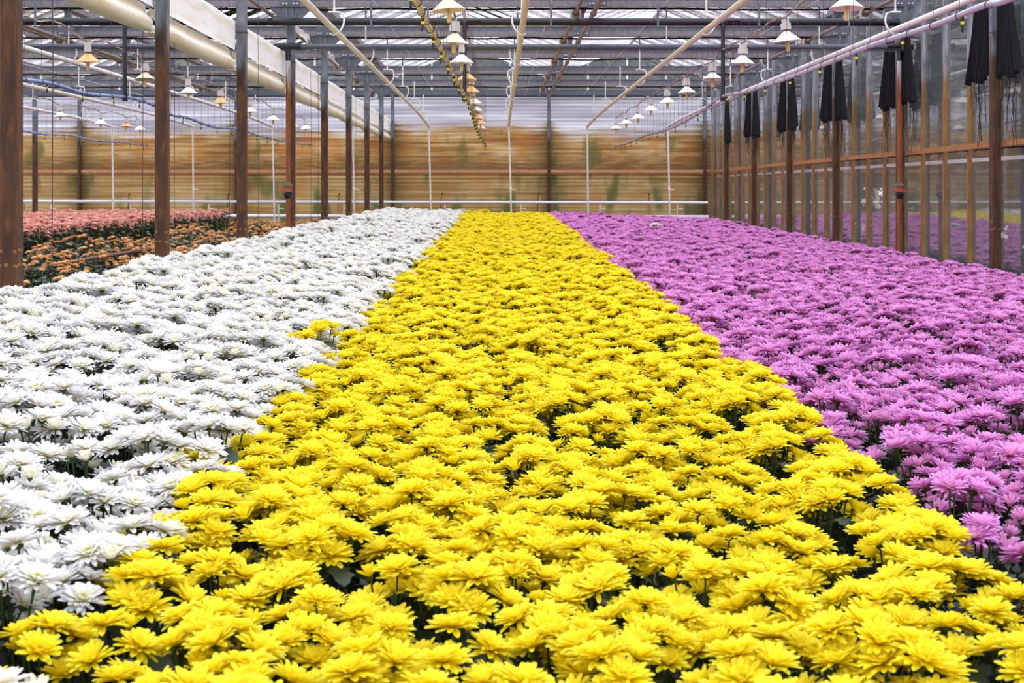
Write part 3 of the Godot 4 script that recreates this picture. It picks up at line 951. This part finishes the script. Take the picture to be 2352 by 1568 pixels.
# ---------------------------------------------------------------- lamps
func make_lamps() -> void:
	var box := MB.new()
	box.box(Vector3(0, -0.04, 0), Vector3(0.06, 0.075, 0.05))
	box.box(Vector3(0, -0.062, 0), Vector3(0.082, 0.05, 0.056))
	var box_mesh := box.to_mesh(M.box_grey)
	var neck := MB.new()
	neck.lathe(Vector3.ZERO, [Vector2(0.0, -0.085), Vector2(0.02, -0.086), Vector2(0.02, -0.108), Vector2(0.026, -0.112)], 10)
	var neck_mesh := neck.to_mesh(M.valve_brown)
	var shades := {}
	for s in ["shade_white", "shade_cream", "shade_orange"]:
		var mb := MB.new()
		mb.lathe(Vector3.ZERO, [Vector2(0.0, -0.1), Vector2(0.026, -0.104), Vector2(0.034, -0.113), Vector2(0.117, -0.182), Vector2(0.117, -0.186), Vector2(0.112, -0.184), Vector2(0.03, -0.12)], 24)
		shades[s] = mb.to_mesh(M[s])
	var bulb := MB.new()
	for k in 4:
		var a := PI / 4 + k * PI / 2
		bulb.tube([Vector3(cos(a) * 0.011, -0.12, sin(a) * 0.011), Vector3(cos(a) * 0.011, -0.258, sin(a) * 0.011), Vector3(cos(a) * 0.006, -0.264, sin(a) * 0.006)], 0.0085, 8)
	var bulb_mesh := bulb.to_mesh(M.bulb_glass)
	var zs := [9.9, 12.03, 14.1, 16.15, 18.4, 20.5, 22.6, 24.9, 27.1, 29.4]
	var rows := [
		[2.36, zs, ["w", "w", "w", "w", "w", "w", "w", "w", "w", "w"], "over the pink bed"],
		[-0.36, zs, ["c", "c", "w", "o", "o", "c", "w", "o", "o", "c"], "over the yellow bed"],
		[-3.92, [11.7, 13.9, 16.15, 18.4, 20.55, 22.95, 25.4, 27.6, 29.5], ["c", "o", "c", "w", "o", "w", "w", "w", "w"], "over the orange bed"],
		[-7.3, [22.0, 24.2, 26.75, 28.6, 29.6], ["o", "w", "w", "o", "w"], "over the salmon bed"],
	]
	for r in rows:
		var x: float = r[0]
		var cable := []
		var cnt: int = r[1].size()
		for k in cnt:
			var z: float = r[1][k]
			var y := 1.4 + rng.randf_range(-0.012, 0.012)
			var c: String = {"w": "shade_white", "c": "shade_cream", "o": "shade_orange"}[r[2][k]]
			var word: String = {"w": "white", "c": "cream", "o": "orange"}[r[2][k]]
			var t := thing("grow_lamp", W(x, y, z), "%s cone lamp with yellow tube bulb %s, %s from the end wall" % [word, r[3], ordinal(cnt - 1 - k)], "lamp", "hanging lamps " + r[3])
			t.rotation = Vector3(rng.randf_range(-0.08, 0.08), rng.randf() * TAU, rng.randf_range(-0.1, 0.1))
			place(t, "junction_box", box_mesh, Transform3D())
			place(t, "lamp_neck", neck_mesh, Transform3D())
			place(t, "lamp_shade", shades[c], Transform3D())
			place(t, "bulb", bulb_mesh, Transform3D())
			cable.append(W(x, y + 0.012, z))
			if k + 1 < cnt:
				var zn: float = r[1][k + 1]
				for j in range(1, 6):
					var f := j / 6.0
					cable.append(W(x + rng.randf_range(-0.014, 0.014), 1.425 + 0.035 * sin(f * PI) + rng.randf_range(-0.022, 0.022), lerpf(z, zn, f)))
		cable.push_front(W(x, 1.44, r[1][0] - 1.0))
		cable.push_front(W(x, 1.45, r[1][0] - 2.2))
		var t2 := thing("lamp_cable", cable[cable.size() / 2], "twisted pale cable linking the lamps " + r[3], "cable", "lamp cables")
		var sp := smooth_path(cable, 5)
		for s in 2:
			var pts := []
			for k in sp.size():
				var a := k * 0.9 + s * PI
				pts.append(sp[k] + Vector3(cos(a), sin(a), 0) * 0.006)
			var mb := MB.new()
			mb.tube(pts, 0.0055, 5)
			part(t2, "strand", mb, M.cable if s == 0 else M.rod_brown)

# ---------------------------------------------------------------- black curtains at the glass wall
func make_curtains() -> void:
	var cw := thing("curtain_wire", W(XR - 0.06, 1.64, 20.0), "taut black wire along the glass wall that carries the curtains", "wire")
	var wm := MB.new()
	wm.tube([W(XR - 0.06, 1.64, 10.0), W(XR - 0.06, 1.64, 30.5)], 0.006, 6)
	part(cw, "strand", wm, M.black_plastic)
	for k in range(2, 8):
		for side in [-1.0, 1.0]:
			if k == 7 and side > 0: continue
			var zc: float = post_z(k) + side * 0.14
			var bottom := 0.93 + rng.randf_range(-0.05, 0.04)
			var topy := 1.64
			var p := []
			var rows := 12
			var cols := 33
			var ph := rng.randf() * 6.0
			for r in rows + 1:
				var f := float(r) / rows
				var y := lerpf(topy, bottom, f)
				var half := lerpf(0.15, 0.27, f)
				for c in cols:
					var g := c / (cols - 1.0)
					var z: float = zc + side * half + (g - 0.5) * 2.0 * half
					var drop := 0.03 * sin(g * 9.0 + ph) * f if r == rows else 0.0
					p.append(W(XR - 0.06 + (0.016 + 0.022 * f) * sin(g * 38.0 + ph + 0.5 * sin(f * 3.0)), y + drop, z))
			var mb := MB.new()
			mb.sheet(p, cols, Vector3(-1, 0, 0))
			var t := thing("black_curtain", W(XR - 0.06, bottom, zc), "frayed black curtain bunched %s the glass wall post, %s from the end wall" % ["behind" if side > 0 else "in front of", ordinal(7 - k)], "curtain", "black curtains at the glass wall")
			part(t, "cloth", mb, M.black_cloth)
			mb = MB.new()
			for s in 16:
				var z: float = zc + side * rng.randf_range(0.02, 0.48)
				var pts := []
				var ln := rng.randf_range(0.08, 0.65) * (1.0 if k < 5 else 0.6)
				var x := XR - 0.06
				for j in 9:
					pts.append(W(x, bottom + 0.02 - ln * j / 8.0, z))
					x += rng.randf_range(-0.012, 0.012)
					z += rng.randf_range(-0.025, 0.025)
				mb.tube(pts, 0.0022, 3)
			var fr := part(t, "fringe", mb, M.black_cloth)
			fr.set_meta("kind", "stuff")

# ---------------------------------------------------------------- trees outside
func make_trees() -> void:
	var kinds := []
	for kind in 4:
		rng.seed = 500 + kind
		var conifer := kind == 3
		var crown := MB.new()
		var trunk := MB.new()
		var h := 9.0 if not conifer else 5.0
		trunk.tube([Vector3(0, 0, 0), Vector3(0.1, h * 0.4, 0.05), Vector3(0, h * 0.85, 0)], 0.18 if not conifer else 0.1, 8, true, 0.03)
		var clumps := []
		if conifer:
			for k in 60:
				var f := rng.randf()
				var a := rng.randf() * TAU
				clumps.append([Vector3(cos(a), 0, sin(a)) * lerpf(1.0, 0.1, f) * sqrt(rng.randf()) + Vector3(0, 0.25 + f * 4.7, 0), 0.42])
		else:
			for k in 26:
				var d := Vector3(rng.randf_range(-1, 1), rng.randf_range(-1, 1), rng.randf_range(-1, 1)).normalized() * pow(rng.randf(), 0.4)
				clumps.append([Vector3(d.x * 2.3, h * 0.58 + d.y * 3.6, d.z * 2.3), 1.0])
				trunk.tube([Vector3(0, h * 0.3 + d.y, 0), Vector3(d.x * 2.0, h * 0.56 + d.y * 3.4, d.z * 2.0)], 0.05, 5, false, 0.01)
		for c in clumps:
			for k in (60 if conifer else 130):
				var d: Vector3 = Vector3(rng.randfn(), rng.randfn(), rng.randfn()) * (c[1] * 0.45)
				var o: Vector3 = c[0] + d
				var bs := Basis.from_euler(Vector3(rng.randf() * TAU, rng.randf() * TAU, rng.randf() * TAU))
				var s := rng.randf_range(0.1, 0.19) * (1.0 if conifer else 1.6)
				var g := rng.randf()
				crown.col = lin(42, 54, 28).lerp([lin(80, 92, 44), lin(96, 90, 38), lin(62, 78, 42), lin(30, 40, 28)][kind], g) * (0.6 if conifer else 1.0)
				var nn := bs.z
				var q := crown.vert(o - bs.x * s * 0.5, nn)
				crown.vert(o - bs.y * s, nn); crown.vert(o + bs.x * s * 0.5, nn); crown.vert(o + bs.y * s, nn)
				crown.tri(q, q + 1, q + 2); crown.tri(q, q + 2, q + 3)
		kinds.append([trunk.to_mesh(M.rod_brown), crown.to_mesh(M.tree_leaf)])
	rng.seed = 77
	var n := 0
	for row in 3:
		for k in 7:
			var x := -20.0 + k * 5.2 + rng.randf_range(-0.3, 0.3) + (row % 2) * 2.6
			var z := 45.0 + row * 4.5 + rng.randf_range(-0.8, 0.8)
			var kd := n % 3
			var t := thing("leafy_tree", Vector3(x, -0.2, -z), "%s leafy tree standing behind the end wall" % ["dark green", "yellowish green", "mid green"][kd], "tree", "trees behind the end wall")
			t.rotation.y = rng.randf() * TAU
			t.scale = Vector3.ONE * rng.randf_range(1.15, 1.4)
			place(t, "trunk", kinds[kd][0], Transform3D())
			place(t, "crown", kinds[kd][1], Transform3D())
			n += 1
	for k in 27:
		var t := thing("hedge_conifer", Vector3(8.2 + rng.randf_range(-0.2, 0.2) - (1.7 if k == 16 else (2.9 if k == 17 else 0.0)), -0.2, -4.0 - k * 1.75), "dark conifer in the hedge outside the glass side wall", "tree", "hedge outside the glass wall")
		t.rotation.y = rng.randf() * TAU
		t.scale = Vector3.ONE * rng.randf_range(0.95, 1.15)
		place(t, "trunk", kinds[3][0], Transform3D())
		place(t, "crown", kinds[3][1], Transform3D())

# ---------------------------------------------------------------- chrysanthemums
func petal(mb: MB, az: float, el: float, ln: float, wd: float, curl: float, r0: float, y0: float, cup: float, base: Color, mid: Color, tip: Color, fine := true) -> void:
	var rad := Vector3(cos(az), 0, sin(az))
	var side := Vector3(-sin(az), 0, cos(az))
	var ss := [0.0, 0.28, 0.6, 0.86, 0.97, 1.0]
	var ws := [0.36, 0.72, 1.0, 0.88, 0.52, 0.16]
	var pos := rad * r0 + Vector3(0, y0, 0)
	var p := []
	var cc := []
	var last := 0.0
	var e := el
	if not fine:
		ss = [0.0, 0.4, 0.8, 1.0]
		ws = [0.36, 0.86, 0.95, 0.25]
	for k in ss.size():
		var ds: float = ss[k] - last
		last = ss[k]
		e = el + curl * ss[k]
		var d := rad * cos(e) + Vector3(0, sin(e), 0)
		pos += d * ds * ln
		var up := Vector3(0, cos(e), 0) - rad * sin(e)
		var w: float = ws[k] * wd * 0.5
		var c := base.lerp(mid, minf(1.0, ss[k] * 2.2)).lerp(tip, clampf((ss[k] - 0.55) * 2.2, 0, 1))
		p.append(pos - side * w + up * cup * w); p.append(pos); p.append(pos + side * w + up * cup * w)
		cc.append(c); cc.append(c); cc.append(c)
	mb.sheet(p, 3, Vector3(0, cos(el), 0) - rad * sin(el), cc)

# sp: colours of one sort. stage 0 open .. 2 half open, 3 bud
func bloom_parts(sp: Dictionary, stage: int, seed_: int, fine := true) -> Array:
	var g := RandomNumberGenerator.new()
	g.seed = seed_
	var mb := MB.new()
	var rings: Array
	match stage:
		0: rings = [[20, 11, 1.0], [19, 21, 0.94], [16, 33, 0.76], [12, 47, 0.5], [8, 60, 0.28]]
		1: rings = [[18, 25, 1.0], [16, 37, 0.9], [13, 49, 0.66], [9, 60, 0.36]]
		2: rings = [[12, 40, 0.95], [11, 54, 0.85], [8, 68, 0.55]]
		_: rings = [[9, 66, 0.8], [7, 78, 0.72]]
	if not fine and stage < 2:
		rings = [[16, 12, 1.0], [14, 24, 0.92], [11, 38, 0.7], [7, 55, 0.38]] if stage == 0 else [[15, 26, 1.0], [13, 39, 0.86], [9, 54, 0.5]]
	var off := 0.0
	for k in rings.size():
		var r: Array = rings[k]
		off += 0.37
		var inner := float(k) / maxf(rings.size() - 1, 1)
		var cnt: int = r[0]
		for j in cnt:
			if fine and stage < 2 and g.randf() < 0.04: continue
			var az := TAU * (j + off + g.randf_range(-0.22, 0.22)) / cnt
			var el: float = deg_to_rad(r[1] + g.randf_range(-8, 8))
			var ln: float = r[2] * g.randf_range(0.86, 1.06)
			var v := g.randf_range(0.9, 1.04)
			var tip: Color = (sp.tip as Color).lerp(sp.inner, [0.0, 0.0, 0.45, 0.9][stage]) * v
			var mid: Color = (sp.mid as Color).lerp(sp.inner, inner * inner * 0.7) * v
			petal(mb, az, el, ln, sp.wide * (1.0 if fine else 1.22) * g.randf_range(0.85, 1.12), deg_to_rad(g.randf_range(-16, 14) + (12 if stage >= 2 else 0) - (6 if k == 0 else 0)), 0.085, 0.02 + 0.026 * k, g.randf_range(0.25, 0.6), sp.base, mid, tip, fine)
	var cal := MB.new()
	cal.col = lin(62, 82, 34)
	cal.lathe(Vector3.ZERO, [Vector2(0.05, -0.2), Vector2(0.17, -0.13), Vector2(0.2, -0.02), Vector2(0.12, 0.03)] if stage < 3 else [Vector2(0.05, -0.18), Vector2(0.22, -0.1), Vector2(0.3, 0.1), Vector2(0.2, 0.2)], 9 if fine else 6)
	var eye := MB.new()
	eye.col = sp.eye
	eye.lathe(Vector3(0, 0.05 + 0.028 * rings.size(), 0), [Vector2(0.15, -0.05), Vector2(0.13, 0.03), Vector2(0.07, 0.07), Vector2(0, 0.055)], 9 if fine else 6)
	for k in (14 if fine else 0):
		eye.col = (sp.eye as Color).lerp(sp.eye2, g.randf())
		var a := k * 2.4
		var rr := 0.13 * sqrt((k + 0.5) / 14.0)
		eye.box(Vector3(cos(a) * rr, 0.1 + 0.028 * rings.size() + g.randf() * 0.03, sin(a) * rr), Vector3(0.028, 0.09, 0.028), Basis(Vector3.UP, a))
	return [mb, cal, eye]

func leaf_mb(seed_: int) -> MB:
	var g := RandomNumberGenerator.new()
	g.seed = seed_
	var mb := MB.new()
	var ss := [0.0, 0.18, 0.28, 0.36, 0.5, 0.58, 0.72, 0.8, 0.92, 1.0]
	var ws := [0.02, 0.03, 0.22, 0.14, 0.32, 0.2, 0.29, 0.2, 0.14, 0.01]
	var p := []
	var cc := []
	var pos := Vector3.ZERO
	var last := 0.0
	for k in ss.size():
		var e: float = lerpf(0.45, -0.7, ss[k]) + g.randf_range(-0.08, 0.08)
		pos += Vector3(cos(e), sin(e), 0) * (ss[k] - last)
		last = ss[k]
		var w: float = ws[k] * g.randf_range(0.9, 1.1)
		p.append(pos + Vector3(-0.03, 0.1 * w, -w)); p.append(pos); p.append(pos + Vector3(-0.03, 0.1 * w, w))
		var c := lin(34, 52, 33).lerp(lin(50, 68, 50), g.randf())
		cc.append(c); cc.append(c * 1.1); cc.append(c)
	mb.sheet(p, 3, Vector3.UP, cc)
	return mb

# one plant design: height 0.92 m; blooms, stem and leaves in its own axes
func plant_design(sp: Dictionary, seed_: int, stages: Array, leaves: Array) -> Dictionary:
	var g := RandomNumberGenerator.new()
	g.seed = seed_
	var d := {"blooms": [], "leaves": [], "stem": MB.new()}
	var H := 0.92
	var stem: MB = d.stem
	stem.col = lin(58, 74, 34)
	stem.tube([Vector3.ZERO, Vector3(g.randf_range(-0.01, 0.01), 0.35, g.randf_range(-0.01, 0.01)), Vector3(g.randf_range(-0.01, 0.01), 0.66, g.randf_range(-0.01, 0.01))], 0.0038, 5, false)
	var n: int = sp.count + g.randi_range(-1, 1)
	var a0 := g.randf() * TAU
	for k in n:
		var stage := 0
		var rr := 0.0
		var drop := 0.0
		if k > 0:
			rr = sp.spread * g.randf_range(0.75, 1.15)
			drop = g.randf_range(0.0, 0.05)
			stage = [0, 0, 0, 1, 1, 2][g.randi_range(0, 5)]
		if k >= n - 2 and n > 3:
			rr *= 1.1
			drop += 0.045
			stage = g.randi_range(1, 3)
		var a := a0 + k * TAU / maxf(n - 1, 1) + g.randf_range(-0.3, 0.3)
		var p := Vector3(cos(a) * rr, H - 0.03 - drop, sin(a) * rr)
		var size: float = sp.size * [1.0, 0.88, 0.66, 0.36][stage] * g.randf_range(0.9, 1.08)
		var tilt: float = g.randf_range(0.05, 0.3) + rr * 2.2
		var ax := Vector3(-sin(a), 0, cos(a)).rotated(Vector3.UP, g.randf_range(-0.7, 0.7))
		var bs := Basis(ax, -tilt) * Basis(Vector3.UP, g.randf() * TAU)
		var idx := g.randi_range(0, stages[stage].size() - 1)
		d.blooms.append({"stage": stage, "idx": idx, "tr": Transform3D(bs.scaled(Vector3.ONE * size), p)})
		var tip: Vector3 = p - bs.y * size * 0.18
		var from_y := g.randf_range(0.55, 0.7)
		stem.tube(smooth_path([Vector3(0, from_y, 0), Vector3(cos(a) * rr * 0.55, lerpf(from_y, p.y, 0.5), sin(a) * rr * 0.55), tip], 3), 0.0027, 5, false, 0.0024)
	for k in int(sp.leaves):
		var a := k * 2.4 + g.randf_range(-0.3, 0.3)
		var f := (k + 0.5) / float(sp.leaves)
		var y := H - lerpf(0.07, sp.leaf_depth, f) - g.randf() * 0.02
		var ls: float = g.randf_range(0.07, 0.11) * sp.leaf_size
		var bs := Basis(Vector3.UP, a) * Basis(Vector3(0, 0, 1), g.randf_range(-0.2, 0.35)) * Basis(Vector3(1, 0, 0), g.randf_range(-0.4, 0.4))
		d.leaves.append({"idx": g.randi_range(0, leaves.size() - 1), "tr": Transform3D(bs.scaled(Vector3.ONE * ls), Vector3(cos(a) * 0.008, y, -sin(a) * 0.008))})
	return d

# flower height below the lens
func drop_at(sort: String, x: float, z: float) -> float:
	var yellow := 0.695 - 0.0084 * z
	match sort:
		"white":
			var t := clampf((-0.7 - x) / 1.5, 0, 1)
			return lerpf(yellow - 0.02, 0.465 - 0.0028 * z, t)
		"pink":
			return yellow + clampf((x - 1.0) / 3.3, 0, 1) * (0.055 + 0.0026 * z)
		"salmon":
			return 0.41
		"orange":
			return 0.60 + 0.05 * sin(x * 5.0 + z)
	return yellow

func make_flowers() -> void:
	var sorts := {
		"white": {"base": lin(240, 230, 132), "mid": lin(249, 248, 247), "tip": lin(250, 250, 252), "inner": lin(247, 240, 176), "eye": lin(196, 200, 44), "eye2": lin(236, 224, 96), "wide": 0.235, "size": 0.049, "count": 7, "spread": 0.064, "leaves": 7, "leaf_depth": 0.34, "leaf_size": 1.0},
		"yellow": {"base": lin(253, 224, 0), "mid": lin(255, 236, 14), "tip": lin(255, 243, 72), "inner": lin(254, 231, 4), "eye": lin(206, 200, 30), "eye2": lin(248, 224, 40), "wide": 0.25, "size": 0.049, "count": 7, "spread": 0.063, "leaves": 8, "leaf_depth": 0.36, "leaf_size": 1.05},
		"pink": {"base": lin(236, 160, 176), "mid": lin(228, 146, 216), "tip": lin(238, 178, 232), "inner": lin(242, 178, 200), "eye": lin(230, 186, 96), "eye2": lin(240, 210, 160), "wide": 0.2, "size": 0.049, "count": 7, "spread": 0.063, "leaves": 7, "leaf_depth": 0.34, "leaf_size": 1.0},
		"salmon": {"base": lin(248, 178, 140), "mid": lin(249, 188, 170), "tip": lin(251, 206, 192), "inner": lin(248, 190, 150), "eye": lin(236, 170, 80), "eye2": lin(240, 180, 90), "wide": 0.26, "size": 0.034, "count": 6, "spread": 0.065, "leaves": 9, "leaf_depth": 0.6, "leaf_size": 1.1},
		"orange": {"base": lin(248, 200, 110), "mid": lin(249, 196, 132), "tip": lin(250, 206, 154), "inner": lin(249, 208, 120), "eye": lin(240, 190, 60), "eye2": lin(240, 200, 90), "wide": 0.26, "size": 0.03, "count": 5, "spread": 0.055, "leaves": 13, "leaf_depth": 0.5, "leaf_size": 1.25},
	}
	leaf_mbs = []
	var leaf_meshes := []
	for k in 4:
		leaf_mbs.append(leaf_mb(900 + k))
		leaf_meshes.append(leaf_mbs[k].to_mesh(M.leaf))
	var info := {
		"white": ["white chrysanthemum plant with open yellow-eyed blooms in the white bed", "white chrysanthemums in the bed beside the posts"],
		"yellow": ["yellow chrysanthemum plant with a spray of bright blooms in the middle bed", "yellow chrysanthemums in the middle bed"],
		"pink": ["pink chrysanthemum plant with a spray of magenta blooms beside the glass wall", "pink chrysanthemums beside the glass wall"],
		"salmon": ["salmon pink chrysanthemum plant in the dense bed of the neighbouring bay", "salmon chrysanthemums in the neighbouring bay"],
		"orange": ["low orange chrysanthemum plant among dark leaves in the thinned out bed", "orange chrysanthemums in the thinned bed"],
	}
	var bump := noise(61, 0.9, 3)
	# beds are laid out as square patches of 4 x 5 plants: x from, x to, z from, z to, columns of patches
	var plan := {"white": [-2.2, -0.70, 1.6, 29.3, 3], "yellow": [-0.70, 0.97, 1.5, 29.3, 3], "pink": [0.97, 4.22, 1.6, 29.3, 6], "salmon": [-8.7, -5.35, 14.0, 29.2, 6], "orange": [-5.3, -2.45, 6.0, 29.2, 5]}
	for sort in sorts:
		var sp: Dictionary = sorts[sort]
		var raw := []
		var coarse := []
		var meshes := []
		for st in 4:
			raw.append([]); meshes.append([]); coarse.append([])
			for k in ([4, 3, 3, 2][st]):
				var b := bloom_parts(sp, st, hash(sort) % 1000 + st * 10 + k)
				raw[st].append(b)
				coarse[st].append(bloom_parts(sp, st, hash(sort) % 1000 + st * 10 + k, false))
				var me: ArrayMesh = b[0].to_mesh(M.petal)
				b[1].to_mesh(M.leaf, me)
				meshes[st].append([me, b[2].to_mesh(M.petal)])
		var designs := []
		for k in 7:
			var d := plant_design(sp, hash(sort) % 777 + k * 31, raw, leaf_mbs)
			d.stem_mesh = d.stem.to_mesh(M.leaf)
			designs.append(d)
		rng.seed = hash(sort)
		var area: Array = plan[sort]
		var wide: float = (area[1] - area[0]) / area[4]
		var step_x := wide / 4.0
		var step_z := 0.132
		var deep := step_z * 5.0
		# patches: where each plant stands in them, and all of them as one mesh
		var patches := []
		for v in 4:
			var list := []
			var clump := Vector3(rng.randf_range(-0.5, 0.5) * wide, 0, rng.randf_range(-0.3, 0.3))
			var pet := MB.new()
			var grn := MB.new()
			for q in 20:
				if sort != "orange" and rng.randf() < 0.03: continue
				var pos := Vector3((q % 4 - 1.5) * step_x + rng.randf_range(-0.045, 0.045), 0, (q / 4 - 2.0) * step_z + rng.randf_range(-0.045, 0.045))
				var leafy: bool = sort == "orange" and (pos.distance_to(clump) > 0.2 or rng.randf() < 0.15)
				var pl := {"pos": pos, "d": rng.randi_range(0, 6), "turn": rng.randf() * TAU, "lean": Vector2(rng.randf_range(-0.04, 0.04), rng.randf_range(-0.04, 0.04)), "high": rng.randf_range(-0.03, 0.03) - (rng.randf_range(0.03, 0.1) if leafy else 0.0), "leafy": leafy}
				list.append(pl)
				var d: Dictionary = designs[pl.d]
				var bs: Basis = Basis(Vector3.RIGHT, pl.lean.x) * Basis(Vector3.BACK, pl.lean.y) * Basis(Vector3.UP, pl.turn)
				var tr := Transform3D(bs.scaled(Vector3(1, 1.0 + pl.high / 0.92, 1)), pos)
				grn.add(d.stem, tr)
				for l in d.leaves: grn.add(leaf_mbs[l.idx], tr * (l.tr as Transform3D))
				if leafy: continue
				for b in d.blooms:
					var bt: Transform3D = tr * (b.tr as Transform3D)
					pet.add(coarse[b.stage][b.idx][0], bt)
					pet.add(coarse[b.stage][b.idx][2], bt)
					grn.add(coarse[b.stage][b.idx][1], bt)
			patches.append({"list": list, "mesh": grn.to_mesh(M.leaf, pet.to_mesh(M.petal))})
		# lay the patches; the first ones seen are set out plant by plant
		var singles := 0
		var shoots := 0
		var loose := []
		for k in 14: loose.append([])
		var full := false
		var rest := [[], [], [], []]
		var z: float = area[2] + deep * 0.5
		while z < area[3]:
			for c in int(area[4]):
				var x: float = area[0] + wide * (c + 0.5)
				var v := rng.randi_range(0, 3)
				var lift := 0.045 * bump.get_noise_2d(x, z)
				var top := EYE - drop_at(sort, x, z) + lift
				var lo := px_of(Vector3(x - wide * 0.6, top, -z))
				var hi := px_of(Vector3(x + wide * 0.6, top, -z))
				var mirrored: bool = sort in ["pink", "yellow", "white"] and z > 9.0
				if not mirrored and (hi.x < -330 - 1.2 * F / z or lo.x > 2690 + 1.2 * F / z): continue
				var seen := []
				if not full:
					for pl in patches[v].list:
						var p: Vector3 = Vector3(x, 0, -z) + pl.pos
						var t: float = EYE - drop_at(sort, p.x, -p.z) + lift + pl.high
						var at := px_of(Vector3(p.x, t, p.z))
						if sort == "white" and p.x > -0.87 and -p.z < 2.4: continue
						seen.append({"pl": pl, "p": p, "t": t, "in": at.x > -60 and at.x < 2412 and at.y < 1680})
					var cnt := 0
					for q in seen: cnt += 1 if q["in"] and not q.pl.leafy else 0
					if singles + cnt > (290 if sort == "yellow" else 300): full = true
					elif cnt > 0:
						for q in seen:
							var d: Dictionary = designs[q.pl.d]
							var bs: Basis = Basis(Vector3.RIGHT, q.pl.lean.x) * Basis(Vector3.BACK, q.pl.lean.y) * Basis(Vector3.UP, q.pl.turn)
							var tr := Transform3D(bs.scaled(Vector3.ONE * (q.t / 0.92)), q.p)
							if q["in"] and not (q.pl.leafy and shoots >= 150):
								if q.pl.leafy: shoots += 1
								else: singles += 1
								set_plant(sort, info[sort], tr, d, leaf_meshes, meshes, q.pl.leafy)
							else:
								loose[q.pl.d + (7 if q.pl.leafy else 0)].append(tr)
						continue
				var slope := (drop_at(sort, x - wide * 0.5, z) - drop_at(sort, x + wide * 0.5, z)) / wide
				rest[v].append(Transform3D(Basis(Vector3(1, slope, 0), Vector3(0, top / 0.92, 0), Vector3(0, 0, 1)), Vector3(x, 0, -z)))
			z += deep
		if sort == "yellow":                              # stragglers standing out over the white bed
			for q in [[-0.76, 6.2, 0.95], [-0.8, 6.05, 0.92], [-0.76, 3.62, 0.86], [-0.72, 2.35, 0.82], [-0.82, 2.22, 0.8], [-0.74, 2.1, 0.81], [-0.85, 2.05, 0.8], [-0.76, 1.95, 0.79], [-0.88, 1.9, 0.79]]:
				set_plant(sort, info[sort], Transform3D(Basis(Vector3.UP, q[1] * 9.0).scaled(Vector3.ONE * (q[2] / 0.92)), Vector3(q[0], 0, -q[1])), designs[int(q[1] * 100) % 7], leaf_meshes, meshes, false)
		var mass := Node3D.new()
		mass.name = sort + "_flower_bed"
		add_child(mass)
		tag(mass, {"white": "rest of the white chrysanthemum bed reaching to the end wall", "yellow": "rest of the yellow chrysanthemum bed reaching to the end wall", "pink": "rest of the pink chrysanthemum bed reaching to the end wall", "salmon": "rest of the dense salmon chrysanthemum bed by the end wall", "orange": "rest of the thin orange chrysanthemum bed by the end wall"}[sort], "flower bed", "", "stuff")
		for v in 18:
			var list: Array = rest[v] if v < 4 else loose[v - 4]
			if list.is_empty(): continue
			var mm := MultiMesh.new()
			mm.transform_format = MultiMesh.TRANSFORM_3D
			if v < 4: mm.mesh = patches[v].mesh
			else:                                         # single plants outside the counted ones
				var d: Dictionary = designs[(v - 4) % 7]
				var pet := MB.new()
				var grn := MB.new()
				grn.add(d.stem, Transform3D())
				for l in d.leaves: grn.add(leaf_mbs[l.idx], l.tr)
				for b in (d.blooms if v < 11 else []):
					pet.add(coarse[b.stage][b.idx][0], b.tr)
					pet.add(coarse[b.stage][b.idx][2], b.tr)
					grn.add(coarse[b.stage][b.idx][1], b.tr)
				mm.mesh = grn.to_mesh(M.leaf, pet.to_mesh(M.petal))
			mm.instance_count = list.size()
			for j in list.size(): mm.set_instance_transform(j, list[j])
			var mi := MultiMeshInstance3D.new()
			mi.name = "plants"
			mi.multimesh = mm
			mi.set_meta("kind", "stuff")
			mass.add_child(mi, true)
		print(sort, " singles ", singles, " patches ", rest[0].size() + rest[1].size() + rest[2].size() + rest[3].size(), " tris ", (patches[0].mesh as ArrayMesh).surface_get_array_index_len(0) / 3 + (patches[0].mesh as ArrayMesh).surface_get_array_index_len(1) / 3)
		if sort == "white":                               # one white plant has come up in the pink bed
			var zz := 21.2
			var xx := (1508.0 - VX) * zz / F
			set_plant(sort, ["lone white chrysanthemum plant come up among the pink flowers", ""], Transform3D(Basis.from_scale(Vector3.ONE * ((EYE - drop_at("pink", xx, zz) + 0.075) / 0.92)), Vector3(xx, 0, -zz)), designs[2], leaf_meshes, meshes, false)

func set_plant(sort: String, about: Array, tr: Transform3D, d: Dictionary, leaf_meshes: Array, meshes: Array, leafy: bool) -> void:
	var t: Node3D
	if leafy: t = thing("leafy_shoot", tr.origin, "flowerless leafy chrysanthemum shoot in the thinned out orange bed", "plant", "leafy shoots in the thinned bed")
	else: t = thing(sort + "_chrysanthemum", tr.origin, about[0], "flower", about[1])
	t.transform = tr
	place(t, "stem", d.stem_mesh, Transform3D())
	if leafy:
		if not d.has("foliage"):
			var fo := MB.new()
			for l in d.leaves: fo.add(leaf_mbs[l.idx], l.tr)
			d.foliage = fo.to_mesh(M.leaf)
		place(t, "foliage", d.foliage, Transform3D())
		return
	for l in d.leaves: place(t, "leaf", leaf_meshes[l.idx], l.tr)
	for b in d.blooms:
		var o := place(t, "bloom" if b.stage < 3 else "bud", meshes[b.stage][b.idx][0], b.tr)
		if b.stage < 3: place(o, "flower_eye", meshes[b.stage][b.idx][1], Transform3D())

func _ready() -> void:
	rng.seed = 4
	make_view()
	make_materials()
	make_shell()
	make_steel()
	make_channel()
	make_pipes()
	make_hoses()
	make_lamps()
	make_curtains()
	make_trees()
	make_flowers()
